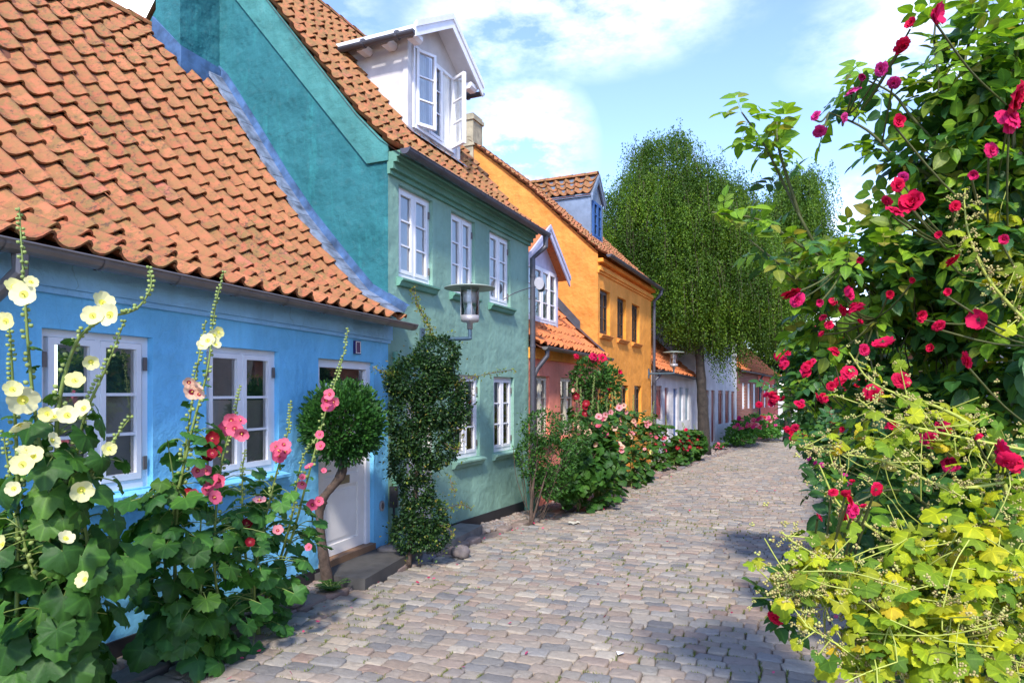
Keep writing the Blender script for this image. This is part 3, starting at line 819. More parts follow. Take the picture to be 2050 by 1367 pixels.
for w in ol: H.window(*w, ncas=2, rows=3, frame='black_paint', curtain='warm', recess=.09)
mb = MB(); mb.box(od[0], od[1], .08, .12, -.1, 2.2); mb.box(od[0]+.08, od[1]-.08, .06, .08, .1, .9); mb.box(od[0]+.08, od[1]-.08, .06, .08, 1.05, 2.0); mb.build('door', M['black_paint'], H.root)
mb = MB(); V = [(1.62+.13*math.cos(q), -.03, 1.42+.20*math.sin(q)) for q in THS[:-1]]+[(1.62+.13*math.cos(q), 0, 1.42+.20*math.sin(q)) for q in THS[:-1]]
mb.add(V, [tuple(range(16))]+[(k, 16+k, 16+(k+1) % 16, (k+1) % 16) for k in range(16)]); mb.build('oval_plaque', M['cream_paint'], H.root)
osec = [(-.24, 5.38), (.10, 5.62), (.60, 6.10), (1.8, 7.28), (3.6, 8.78)]
ogap = [(0, 5.50), (.10, 5.58), (.60, 6.06), (1.8, 7.24), (3.6, 8.74), (7.2, 5.5)]
H.gable(0, ogap, -.6, 'orange'); H.gable(5.75, ogap, -.6, 'orange', name='far_gable_wall')
A = [(-.06, s_, z_) for s_, z_ in osec]; B = [(5.80, s_, z_) for s_, z_ in osec]
oroof = tile_roof(H, A, B, 'roof', 'tile_a')
mb = MB(); mb.add([(0, 3.6, 8.78), (5.8, 3.6, 8.78), (5.8, 7.4, 5.4), (0, 7.4, 5.4)], [(0, 1, 2, 3)]); mb.build('rear_roof', M['tile_a'], H.root)
mb = MB(); mb.box(-.05, .5, 3.45, 3.93, 8.0, 9.32); mb.box(-.09, .54, 3.41, 3.97, 9.32, 9.42); mb.box(-.05, .5, 3.45, 3.93, 9.42, 9.50); mb.box(-.09, .54, 3.41, 3.97, 8.62, 8.70); mb.build('chimney', M['stone_chimney'], oroof)
H.gutter(-.10, 5.95, -.31, 5.39, 5.37, .068, 'zinc_dark')
H.pipe([(5.80, -.31, 5.33), (5.80, -.31, 5.2), (5.72, -.10, 4.95), (5.72, -.10, .0)], .05, 'zinc_dark')
sofo = lambda z: (.60+(z-6.10)/1.18*1.2) if z < 7.28 else 1.8+(z-7.28)/1.5*1.8
dormer(H, 2.80, .56, .92, 6.30, 7.62, 8.22, sofo, .06, .06, 'zinc_blue', 'zinc_blue', 'zinc_blue', dict(box=(2.38, 3.22, 6.45, 7.50), n=2, rows=3, frame='blue_paint'), tiles='tile_b', label='grey zinc clad dormer with a pantile roof')

# ------------------------------------------------------------------ FAR ROW
PA = OQ+5.75*EQ; PB = np.array([7.14, 26.6]); PC = np.array([10.4, 31.6]); PM = np.array([12.55, 34.8]); PD = np.array([14.8, 38.0])
def simple_house(name, label, O, Q, za, zc, wallmat, tile, wins, frames_, ridge_h=3.1, depth=3.2, doors=(), zend=None, cur='white'):
    L = float(np.linalg.norm(Q-O)); Hh = House(name, label, O, Q-O, L)
    holes = []
    for w in wins+list(doors):
        t0, t1, z0, z1 = Hh.rect(*w[:4]); t0 = max(.05, t0); t1 = min(L-.05, t1); holes.append((t0, t1, z0, z1))
    Hh.wall(0, L, -.8, za, zc, holes, wallmat)
    for i, h in enumerate(holes):
        if i < len(wins): Hh.window(*h, ncas=2, rows=3, frame=wins[i][4], curtain=cur if wins[i][4] == 'white' else None, recess=.06, fw=.07, sash=.06)
        else:
            mb = MB(); a, b, c, d = h; mb.box(a, b, .07, .11, c, d); mb.box(a+.08, b-.08, .055, .07, c+.15, (c+d)/2-.05); mb.box(a+.08, b-.08, .055, .07, (c+d)/2+.08, d-.12)
            mb.build('door', M[doors[i-len(wins)][4]], Hh.root)
    sA = [(0, -.2, za+.03), (0, .4, za+.45), (0, depth, za+ridge_h)]; sB = [(L, -.2, zc+.03), (L, .4, zc+.45), (L, depth, zc+ridge_h)]
    tile_roof(Hh, sA, sB, 'roof', tile)
    mb = MB(); mb.add([(0, depth, za+ridge_h), (L, depth, zc+ridge_h), (L, 2*depth, zc), (0, 2*depth, za)], [(0, 1, 2, 3)]); mb.build('rear_roof', M[tile], Hh.root)
    for t, z in ((0.004, za), (L-.004, zc)):
        Hh.gable(t, [(0, z), (.4, z+.40), (depth, z+ridge_h-.04), (2*depth, z-.02)], -.8, wallmat)
    Hh.gutter(0, L, -.26, za+.01, zc+.01, .06, 'zinc_dark')
    return Hh
W1 = simple_house('white_cottage', 'low white cottage with red and blue window frames and doors beyond the ochre house', PA, PB, 2.74, 2.52, 'whitewash', 'tile_c',
    [(1304, 1311, 771, 846, 'red_paint'), (1314, 1326, 772, 838, 'red_paint'), (1360, 1367, 775, 842, 'bluegrey_paint'), (1372, 1379, 777, 840, 'bluegrey_paint')], None, 2.9, 3.0,
    doors=[(1331, 1338.5, 776, 880, 'red_paint'), (1348, 1356, 778, 882, 'blue_paint')])
W1.pipe([(.25, -.26, 2.70), (.25, -.22, 2.6), (.12, -.08, 2.4), (.12, -.08, -.3)], .05, 'zinc_dark')
W2 = simple_house('tall_white_house', 'tall white house with dark red windows behind the weeping tree', PB, PC, 4.9, 4.9, 'whitewash', 'tile_c',
    [(1412, 1419, 781, 850, 'red_paint'), (1438, 1447, 781, 848, 'red_paint'), (1452, 1460, 782, 846, 'red_paint'), (1464, 1471, 783, 845, 'red_paint'),
     (1412, 1420, 668, 718, 'bluegrey_paint'), (1440, 1448, 675, 722, 'bluegrey_paint'), (1460, 1468, 680, 726, 'bluegrey_paint')], None, 3.0, 3.2,
    doors=[(1424, 1431, 781, 884, 'red_paint')])
BR = simple_house('brick_cottage', 'small dark red brick cottage with white windows', PC, PM, 3.05, 2.95, 'brick', 'tile_c',
    [(1486, 1492, 766, 818, 'white'), (1497, 1503, 767, 817, 'white'), (1508, 1514, 768, 817, 'white')], None, 2.9, 3.0)
RD = simple_house('red_cottage', 'farthest low cottage with red rendered walls and pale windows', PM, PD, 2.93, 2.85, 'redwash', 'tile_c',
    [(1521, 1526, 769, 815, 'white'), (1530, 1534.5, 769, 815, 'white'), (1539, 1543.5, 769, 814, 'white'), (1547, 1551, 769, 814, 'white')], None, 2.9, 3.0)
BR.pipe([(3.75, -.26, 2.9), (3.75, -.1, 2.6), (3.75, -.1, -.2)], .05, 'zinc_dark')
for Hx, tcx, zb_ in ((BR, 2.6, 3.9),):
    sx = lambda z: .4+(z-3.45)/2.45*2.6
    dormer(Hx, tcx, .55, sx(3.9), 3.85, 4.75, 5.2, sx, .08, .1, 'bluegrey_paint', 'zinc_blue', 'white', dict(box=(tcx-.42, tcx+.42, 3.95, 4.7), n=2, rows=2, frame='white'), label='blue grey dormer with white window')

# end of the street: white garden wall with a dark gateway, and a pale house behind it
Hw = House('garden_wall', 'white garden wall with a shadowy gateway closing the far end of the street', (15.4, 39.5), (1, -.12), 9); Hw.root['category'] = 'wall'
mb = MB(); mb.box(0, 1.1, 0, .3, -.8, 1.6); mb.box(2.5, 11, 0, .3, -.8, 1.5); mb.box(0, 1.1, -.04, .34, 1.6, 1.68, 1); mb.box(2.5, 11, -.04, .34, 1.5, 1.58, 1); mb.build('wall', [M['whitewash'], M['tile_c']], Hw.root)
mb = MB(); mb.box(1.1, 2.5, .1, .16, -.6, 1.3); mb.box(1.1, 2.5, .08, .1, .9, 1.0); mb.box(1.1, 2.5, .08, .1, -.1, 0.0); mb.build('gate', M['black_paint'], Hw.root)

# ------------------------------------------------------------------ RIGHT HAND SIDE
def right_house(name, label, O, Q, z_e, wallmat, tile, wins, depth=3.4, rh=3.2, frame='white', dmat='bluegrey_paint', door=None):
    L = float(np.linalg.norm(np.array(Q)-np.array(O))); Hh = House(name, label, O, np.array(Q)-np.array(O), L)
    # here the street lies on the other side: build towards +s mirrored by running from far to near
    Hh.wall(0, L, -.6, z_e, z_e, wins+([door] if door else []), wallmat)
    for w in wins: Hh.window(*w, ncas=2, rows=3, frame=frame, curtain='white', sill=wallmat)
    if door:
        mb = MB(); a, b, c, d = door; mb.box(a, b, .07, .11, c, d); mb.box(a+.12, b-.12, .05, .07, c+.2, c+.9); mb.box(a+.12, b-.12, .05, .07, c+1.05, d-.2); mb.build('door', M[dmat], Hh.root)
    sA = [(0, -.22, z_e+.03), (0, .4, z_e+.5), (0, depth, z_e+rh)]; sB = [(L,)+p[1:] for p in sA]
    tile_roof(Hh, sA, sB, 'roof', tile)
    mb = MB(); mb.add([(0, depth, z_e+rh), (L, depth, z_e+rh), (L, 2*depth, z_e), (0, 2*depth, z_e)], [(0, 1, 2, 3)]); mb.build('rear_roof', M[tile], Hh.root)
    for t in (0.004, L-.004): Hh.gable(t, [(0, z_e), (.4, z_e+.44), (depth, z_e+rh-.04), (2*depth, z_e-.02)], -.6, wallmat)
    Hh.gutter(0, L, -.28, z_e, z_e, .07, 'lamp_metal')
    Hh.pipe([(.15, -.26, z_e-.05), (.15, -.12, z_e-.35), (.15, -.12, -.2)], .05, 'cream_paint')
    return Hh
CH = right_house('cream_house', 'cream rendered house with a dormer behind the rose bush on the right', (7.55, 12.2), (3.15, 2.2), 4.2, 'cream', 'tile_b',
    [(1.2, 2.1, .9, 2.2), (5.4, 6.3, .9, 2.2), (8.2, 9.1, .9, 2.2)], dmat='bluegrey_paint', door=(3.4, 4.4, 0, 2.2))
dormer(CH, 1.0, .8, .5, 4.6, 5.9, 6.5, lambda z: .4+(z-4.7)/2.7*3.0, .2, .2, 'cream', 'lamp_metal', 'cream', dict(box=(.45, 1.55, 4.8, 5.8), n=2, rows=2, frame='white'), label='cream dormer with a pale gutter')
right_house('rose_cottage', 'low dusky rose cottage half hidden behind the climbing roses', (11.2, 19.8), (7.65, 12.4), 2.9, 'rosewash', 'tile_c',
    [(1.0, 1.8, 1.0, 2.1), (3.2, 4.0, 1.0, 2.1), (6.2, 7.0, 1.0, 2.1)])
right_house('pale_blue_cottage', 'low pale blue cottage farther along behind the climbing roses', (15.0, 27.5), (11.3, 20.0), 2.9, 'blue_pale', 'tile_c',
    [(1.0, 1.8, 1.0, 2.1), (3.2, 4.0, 1.0, 2.1), (6.2, 7.0, 1.0, 2.1)])
# ------------------------------------------------------------------ GROUND AND STREET
def groundmat():
    m, n, l, b = newmat('soil')
    f = noise(n, l, 3, 8, .7); f2 = noise(n, l, 30, 6, .7)
    c = ramp(n, l, f, [(.3, (.040, .030, .022)), (.6, (.075, .062, .042)), (.75, (.06, .075, .025))])
    l.new(mixc(n, l, ramp(n, l, f2, [(.5, 0), (.7, .5)]), c, (.16, .14, .10)), b.inputs['Base Color']); b.inputs['Roughness'].default_value = .95
    bump(n, l, b, f2, .8, .02); return m
M['soil'] = groundmat()
xs = np.concatenate([[-400, -120, -40], np.arange(-12, 34, 1.0), [60, 150, 400]]); ys = np.concatenate([[-200, -30], np.arange(-6, 62, 1.0), [90, 200, 800]])
V = [(x, y, float(gz(y))-.05) for y in ys for x in xs]; nx = len(xs)
F = [(j*nx+i, j*nx+i+1, (j+1)*nx+i+1, (j+1)*nx+i) for j in range(len(ys)-1) for i in range(nx-1)]
mb = MB(); mb.add(V, F); tag(mb.build('ground', M['soil']), kind='structure')
LE = np.array([(-3.6, .9), (-3.05, 2.6), (-2.5, 4.36), (-2.11, 5.6), (-.92, 8.4), (-.11, 10.27), (2.76, 16), (6.6, 23.0), (10.9, 30.6), (15.2, 36.6), (22, 43)])
RE = np.array([(.6, -1.0), (1.2, .7), (1.75, 2.6), (2.35, 4.0), (3.4, 6.6), (4.25, 8.6), (7.0, 14.4), (10.8, 21.2), (14.9, 28.0), (18.9, 33.0), (25, 39)])
cumL = np.concatenate([[0], np.cumsum(np.linalg.norm(np.diff((LE+RE)/2, axis=0), axis=1))])
def street(a, c):
    i = int(np.clip(np.searchsorted(cumL, a)-1, 0, len(LE)-2)); f = (a-cumL[i])/(cumL[i+1]-cumL[i])
    l_ = LE[i]+(LE[i+1]-LE[i])*f; r_ = RE[i]+(RE[i+1]-RE[i])*f
    return l_+(r_-l_)*c, np.linalg.norm(r_-l_), (r_-l_)/np.linalg.norm(r_-l_)
def sett(seed, n=16):
    """worn granite sett: rounded rectangle with slightly bowed sides and a gently uneven top"""
    r_ = np.random.default_rng(seed); V = []; F = []; c = .42
    P = [(-c, -.5), (-.15, -.51), (.15, -.51), (c, -.5), (.5, -.40), (.51, -.13), (.51, .13), (.5, .40), (c, .5), (.15, .51), (-.15, .51), (-c, .5), (-.5, .40), (-.51, .13), (-.51, -.13), (-.5, -.40)]
    P = np.array(P)+r_.normal(0, .016, (16, 2)); P[:, 0] *= 1+r_.normal(0, .03)*P[:, 1]*2; P[:, 0] += r_.normal(0, .035)*P[:, 1]
    for (k_, z, zj) in ((1.0, -1.2, 0), (1.0, -.30, 0), (.955, -.06, .03), (.84, .0, .05), (.45, .03, .06)):
        for p in P: V.append((p[0]*k_, p[1]*(k_ if k_ > .9 else k_*.97), z+zj*r_.normal()))
    V.append((0, 0, .05+r_.normal(0, .06)))
    for q in range(4):
        for i in range(n): j = (i+1) % n; F.append((q*n+i, q*n+j, (q+1)*n+j, (q+1)*n+i))
    for i in range(n): F.append((4*n+i, 4*n+(i+1) % n, 5*n))
    return T(V, F)
SETTS = [sett(i) for i in range(9)]
def stonemat(name, cols, moss=.0, ns=1.0):
    m, n, l, b = newmat(name); g = n.new('ShaderNodeNewGeometry')
    c = ramp(n, l, g.outputs['Random Per Island'], [(i/(len(cols)-1), q) for i, q in enumerate(cols)])
    f = noise(n, l, 35*ns, 8, .75); f2 = noise(n, l, 6, 6, .7)
    c = mixc(n, l, ramp(n, l, f, [(.38, .0), (.7, .42)]), c, mixc(n, l, 1.0, c, (.6, .58, .56), 'MULTIPLY'))
    c = mixc(n, l, ramp(n, l, f2, [(.56, 0), (.75, .5)]), c, (.30, .26, .20))
    f3 = noise(n, l, 120, 4, .7)
    c = mixc(n, l, ramp(n, l, f3, [(.62, 0), (.72, .15)]), c, (.55, .52, .48))
    l.new(c, b.inputs['Base Color']); b.inputs['Roughness'].default_value = .72
    p = bump(n, l, b, f, .7, .012); bump(n, l, b, f3, .4, .003, p)
    return m
M['sett'] = stonemat('granite_setts', [(0.297, 0.225, 0.169), (0.366, 0.299, 0.226), (0.237, 0.227, 0.211), (0.362, 0.274, 0.205), (0.318, 0.288, 0.237), (0.178, 0.169, 0.161), (0.434, 0.365, 0.277), (0.323, 0.236, 0.180), (0.275, 0.260, 0.239), (0.456, 0.393, 0.304), (0.283, 0.195, 0.151)])
M['kerb'] = stonemat('kerb_stone', [(.20, .15, .12), (.26, .20, .17), (.18, .18, .19), (.30, .19, .14)])
M['pebble'] = stonemat('pebbles', [(.26, .20, .16), (.33, .27, .22), (.20, .19, .19), (.30, .20, .16), (.38, .34, .30)])
mb = MB(); buckets = {}; SET = []
def put(store, k, x, y, z, ang, l_, w_, h_, tilt=.02):
    ca, sa = math.cos(ang), math.sin(ang); tx, ty = rng.normal(0, tilt, 2)
    Rm = np.array([[ca, -sa, 0], [sa, ca, 0], [0, 0, 1.0]])@np.array([[1, 0, tx], [0, 1, ty], [-tx, -ty, 1]])
    store.setdefault(k, ([], [])); store[k][0].append(Rm@np.diag([l_, w_, h_])); store[k][1].append((x, y, z))
a = 2.0; row = 0
while a < cumL[-1]-.3:
    pitch = .150+rng.normal(0, .008); wob = rng.normal(0, .01, 3)
    p, wid, dr_ = street(a, .5); ang = math.atan2(dr_[1], dr_[0])
    x = rng.uniform(-.2, 0)
    while x < wid:
        L_ = float(np.clip(rng.normal(.185, .038), .11, .30))
        c = (x+L_/2)/wid
        if 0 < c < 1:
            aa = a+.10*math.sin(c*3.0+a*.35)+.015*math.sin(c*9+a*.5)+rng.normal(0, .005)
            q, _, _ = street(aa, c)
            z = float(gz(q[1]))+.025*math.sin(c*math.pi)+rng.normal(0, .005)+.012*math.sin(q[0]*1.7)*math.sin(q[1]*1.3)
            put(buckets, int(rng.integers(0, 9)), q[0], q[1], z, ang+rng.normal(0, .05), L_-.010+rng.normal(0, .003), pitch-.011+rng.normal(0, .005), .052); SET.append((q[0], q[1], ang, L_, pitch, c, a))
        x += L_
    a += pitch; row += 1
for k, (m_, t_) in buckets.items(): mb.inst(SETTS[k], m_, t_)
tag(mb.build('cobbled_road', M['sett'], smooth=True), kind='structure')
# kerb rows
kb = {}
def along(poly, step):
    poly = np.array(poly); cl = np.concatenate([[0], np.cumsum(np.linalg.norm(np.diff(poly, axis=0), axis=1))]); a_ = 0
    while a_ < cl[-1]:
        i = min(np.searchsorted(cl, a_, side='right')-1, len(poly)-2); f = (a_-cl[i])/(cl[i+1]-cl[i]); d_ = poly[i+1]-poly[i]
        st = step(); yield poly[i]+d_*f, math.atan2(d_[1], d_[0]), st
        a_ += st
for off, w_, rise in ((-.13, .20, .035),):
    line = [street(a_, 0)[0]-street(a_, 0)[2]*.13 for a_ in cumL]
    for q, an, st in along(line, lambda: float(np.clip(rng.normal(.36, .09), .2, .6))):
        put(kb, int(rng.integers(0, 9)), q[0]+rng.normal(0, .012), q[1], float(gz(q[1]))+.03+rng.normal(0, .012), an+rng.normal(0, .03), st-.015, w_+rng.normal(0, .015), .075, .03)
for k_, w_ in ((.10, .17), (.29, .17), (.52, .26)):
    line = [street(a_, 1)[0]+street(a_, 1)[2]*k_ for a_ in cumL]
    for q, an, st in along(line, lambda: float(np.clip(rng.normal(.26, .06), .15, .45))):
        put(kb, int(rng.integers(0, 9)), q[0]+rng.normal(0, .01), q[1], float(gz(q[1]))+.005+rng.normal(0, .006), an+rng.normal(0, .03), st-.012, w_, .05, .02)
mk = MB()
for k, (m_, t_) in kb.items(): mk.inst(SETTS[k], m_, t_)
tag(mk.build('kerb', M['kerb'], smooth=True), kind='structure')
# pebble strip between the kerb and the walls
peb = []
for k in range(4):
    r_ = np.random.default_rng(50+k); bm_v = []
    nu, nv = 8, 5
    for i in range(nv+1):
        ph = math.pi*i/nv
        for j in range(nu):
            th_ = 2*math.pi*j/nu; s = 1+r_.normal(0, .07); bm_v.append((.5*s*math.sin(ph)*math.cos(th_), .5*s*math.sin(ph)*math.sin(th_), .5*s*math.cos(ph)))
    peb.append(T(bm_v, [(i*nu+j, i*nu+(j+1) % nu, (i+1)*nu+(j+1) % nu, (i+1)*nu+j) for i in range(nv) for j in range(nu)]))
st = {}
def wall_x(y):
    if y < P0[1]: return P0[0]+(y-P0[1])*EB[0]/EB[1]
    if y < PA[1]: return P0[0]+(y-P0[1])*(PA[0]-P0[0])/(PA[1]-P0[1])
    pts_ = [PA, PB, PC, PM, PD]; return float(np.interp(y, [p[1] for p in pts_], [p[0] for p in pts_]))
def kerb_x(y): return float(np.interp(y, LE[:, 1], LE[:, 0]))-.2
y = 4.0
cnt = 0
for _ in range(5200):
    y = float(rng.uniform(4.2, 20)) if rng.random() < .8 else float(rng.uniform(20, 32))
    x0_, x1_ = wall_x(y)+.05, kerb_x(y)-.08
    if x1_ < x0_: continue
    x = rng.uniform(x0_, x1_)
    sz = rng.uniform(.05, .115)
    put(st, int(rng.integers(0, 4)), x, y, float(gz(y))-.01+rng.uniform(0, .03), rng.uniform(0, 6.28), sz*rng.uniform(1, 1.5), sz, sz*.7, .2)
mp_ = MB()
for k, (m_, t_) in st.items(): mp_.inst(peb[k], m_, t_)
tag(mp_.build('pebbles', M['pebble'], smooth=True), 'rounded pebbles and small boulders filling the strip between the kerb and the house walls', 'pebbles', kind='stuff')
# grass and moss in the joints
M['moss'] = leafmat('joint_grass', [(.10, .15, .03), (.20, .24, .05), (.15, .19, .04), (.30, .31, .08)], .6, .3, False)
blade = T([(-.12, 0, 0), (.12, 0, 0), (.05, .35, .55), (0, .8, .9)], [(0, 1, 2), (0, 2, 3)])
P_ = []
for (sx, sy, an_, sl, sw, c_, a_) in SET:
    if a_ > 36: continue
    dens = .5+.5*math.sin(sx*2.1+1.3*math.sin(sy*1.1))*math.sin(sy*1.4+sx*.8)
    pr = dens**2*.55+.06+(.22 if c_ < .25 else 0)
    ca_, sa_ = math.cos(an_), math.sin(an_)
    for (u0, v0, u1, v1) in ((-.5, .5, .5, .5), (.5, -.5, .5, .5)):
        if rng.random() > pr: continue
        nb = int(rng.integers(10, 34)*(1 if a_ < 14 else .5)); f_ = rng.uniform(0, 1, nb)*rng.uniform(.5, 1)+rng.uniform(0, .3); u_ = (u0+(u1-u0)*f_)*sl; v_ = (v0+(v1-v0)*f_)*sw
        u_ = u_+rng.normal(0, .004, nb); v_ = v_+rng.normal(0, .004, nb)
        for uu, vv in zip(u_, v_): x_ = sx+uu*ca_-vv*sa_; y_ = sy+uu*sa_+vv*ca_; P_.append((x_, y_, float(gz(y_))-.012+.025*math.sin(max(0, min(1, c_))*math.pi)))
P_ = np.array(P_); n_ = len(P_)
th_ = rng.uniform(0, 2*math.pi, n_); yd = np.stack([np.cos(th_), np.sin(th_), rng.uniform(0, .6, n_)], 1)
Fm = frames(yd, np.tile([0, 0, 1.0], (n_, 1)))*rng.uniform(.012, .028, n_)[:, None, None]
mg = MB(); mg.inst(blade, Fm, P_); tag(mg.build('joint_grass', M['moss']), 'short grass and moss growing in the joints of the cobbles', 'grass', kind='stuff')
# fallen petals
M['petal_fallen'] = leafmat('fallen_petal', [(.55, .02, .12), (.42, .01, .05), (.7, .12, .25), (.35, .02, .08)], .6, .2, False)
pet = T([(-.5, 0, .1), (0, -.5, .0), (.5, 0, .15), (.1, .5, .3), (-.35, .4, .25)], [(0, 1, 2, 3, 4)])
n_ = 170; P_ = []
for i in range(n_):
    a_ = 2.5+abs(rng.normal(0, 9)); c_ = rng.random() if rng.random() < .6 else (rng.uniform(.8, 1.1) if rng.random() < .5 else rng.uniform(-.05, .2))
    q, _, _ = street(min(a_, 40), c_); P_.append((q[0], q[1], float(gz(q[1]))+.035))
th_ = rng.uniform(0, 6.28, n_); yd = np.stack([np.cos(th_), np.sin(th_), rng.normal(0, .2, n_)], 1)
Fm = frames(yd, np.array([0, 0, 1.0])+rv(n_, .3))*rng.uniform(.02, .042, n_)[:, None, None]
mg = MB(); mg.inst(pet, Fm, P_); tag(mg.build('fallen_petals', M['petal_fallen']), 'crimson petals scattered over the cobbles', 'petals', kind='stuff')
# ------------------------------------------------------------------ PLANT TEMPLATES
def leaf_oval(w=.62, fold=.16, curl=.18, n=5):
    """pointed oval leaf, y along the midrib, length 1"""
    V = []; F = []
    for i in range(n+1):
        y = i/n; ww = w/2*math.sin(math.pi*min(1, y**.8))**.75 if 0 < i < n else 0.0
        z = -curl*y*y
        V += [(-ww, y, z+fold*ww*2), (0, y, z), (ww, y, z+fold*ww*2)]
    for i in range(n):
        a = 3*i; F += [(a, a+1, a+4, a+3), (a+1, a+2, a+5, a+4)]
    return T(V, F, None, [0 if k % 3 == 1 else 1 for k in range(len(V))])
def leaf_small():
    return T([(0, 0, 0), (.30, .35, .08), (.22, .8, .02), (0, 1, -.1), (-.22, .8, .02), (-.30, .35, .08), (0, .5, 0)], [(0, 1, 6), (1, 2, 6), (2, 3, 6), (3, 4, 6), (4, 5, 6), (5, 0, 6)])
def leaf_palmate(lobes=5, deep=.28, n=36, droop=.45, seed=0, ruff=.05):
    """big rounded lobed mallow leaf; petiole joins at the origin, tip towards +y, radius about 1"""
    r_ = np.random.default_rng(seed); V = [(0, 0, 0)]; F = []
    def rad(th):
        t = th/math.pi  # -1..1, 0 = tip
        l = abs(math.cos(lobes*th/2*.92))
        base = 1.0-.18*abs(t)**1.5
        return base*((1-deep)+deep*l**.7)
    stp = 2*math.pi/(lobes*.92)/max(2, int(round(n/lobes))); nn_ = int(.93*math.pi/stp); ths = np.arange(-nn_, nn_+1)*stp; n = len(ths)
    per_ = 2*math.pi/(lobes*.92); A_ = [.12]
    for k, rr in enumerate((.35, .7, 1.0)):
        for i, th in enumerate(ths):
            q = rad(th)*rr if k == 2 else rr*(.86+.1*rad(th))*(1-.18*abs(th/math.pi)**1.5)
            if k == 2: q *= 1+(.045 if i % 2 else -.03)+r_.normal(0, .012)
            ridge = .07*abs(math.cos(lobes*th/2*.92))*rr
            V.append((q*math.sin(th), q*math.cos(th), -droop*.5*q*q+ridge+(ruff*r_.normal() if k == 2 else 0)))
            A_.append(abs((th/per_+.5) % 1-.5)*2*(.6+.4*rr)+.03*(k == 2))
    for i in range(n-1): F.append((0, 1+i, 2+i))
    for k in range(2):
        for i in range(n-1): a = 1+k*n+i; F.append((a, a+n, a+n+1, a+1))
    return T(V, F, None, A_)
def flower_mallow(n=30, cup=.32, seed=0, ruffle=.05):
    r_ = np.random.default_rng(seed); V = [(0, 0, -.05)]; F = []; mt = []
    rings = (.16, .34, .62, .85, 1.0)
    for k, rr in enumerate(rings):
        for i in range(n):
            th = 2*math.pi*i/n; ph = (th*5/(2*math.pi)) % 1
            notch = 1-.13*(1-math.sin(math.pi*ph))**2*(rr**3)
            z = cup*rr**1.4+ruffle*rr**2*math.sin(th*10+k)+ruffle*.7*r_.normal()*(k >= 3)+.05*(ph-.5)*rr
            V.append((rr*notch*math.cos(th), rr*notch*math.sin(th), z))
    for i in range(n): F.append((0, 1+i, 1+(i+1) % n)); mt.append(1)
    for k in range(len(rings)-1):
        for i in range(n): a = 1+k*n+i; b = 1+k*n+(i+1) % n; F.append((a, a+n, b+n, b)); mt.append(1 if k == 0 else 0)
    b0 = len(V)
    for z, rr in ((-.02, .06), (.20, .075), (.34, .09), (.42, .03)):
        for i in range(7): V.append((rr*math.cos(i*.898), rr*math.sin(i*.898), z))
    for k in range(3):
        for i in range(7): a = b0+k*7+i; b = b0+k*7+(i+1) % 7; F.append((a, b, b+7, a+7)); mt.append(2)
    return T(V, F, mt)
def rose_flower(seed=0, openness=1.0, layers=4):
    r_ = np.random.default_rng(seed); V = []; F = []; mt = []
    for L in range(layers):
        n = 3+L if L else 3; tilt = R((12+24*L)*openness); size = .42+.18*L
        for i in range(n):
            phi = 2*math.pi*(i+.5*(L % 2))/n+r_.normal(0, .16)+L*.7; tl = tilt+r_.normal(0, .13)
            m_, k_ = 5, 4; b0 = len(V)
            wid = size*(.95+.12*r_.normal()); rad0 = .05+.03*L
            for a in range(k_+1):
                v = a/k_
                for b in range(m_+1):
                    u = b/m_*2-1
                    w = wid*(math.sin(math.pi*(.12+.62*v)))*.78
                    x = u*w; bend = -(.42-.10*L)*(u*u)*w
                    rr = rad0+size*v*math.sin(tl)+bend*.0; zz = size*v*math.cos(tl)
                    rr2 = rr-(.5-.08*L)*u*u*w*1.1
                    if v > .8: zz -= .06*L*openness; rr2 += .05*L
                    rr2 += .05*r_.normal()*(v > .5); zz += .05*r_.normal()*(v > .5)+.05*math.sin(u*5+i)*v*v
                    c, s = math.cos(phi), math.sin(phi)
                    V.append((rr2*c-x*s, rr2*s+x*c, zz+.0))
            for a in range(k_):
                for b in range(m_): q = b0+a*(m_+1)+b; F.append((q, q+1, q+m_+2, q+m_+1)); mt.append(0)
    b0 = len(V)   # sepals
    for i in range(5):
        a = 2*math.pi*i/5; c, s = math.cos(a), math.sin(a)
        q = len(V); V += [(-.10*s, .10*c, -.02), (.10*s, -.10*c, -.02), (.55*c, .55*s, -.12)]; F.append((q, q+1, q+2)); mt.append(1)
    q = len(V)
    for z, rr in ((-.30, .05), (-.12, .12), (.0, .11)):
        for i in range(6): V.append((rr*math.cos(i*1.047), rr*math.sin(i*1.047), z))
    for k in range(2):
        for i in range(6): F.append((q+k*6+i, q+k*6+(i+1) % 6, q+k*6+6+(i+1) % 6, q+k*6+6+i)); mt.append(1)
    return T(V, F, mt)
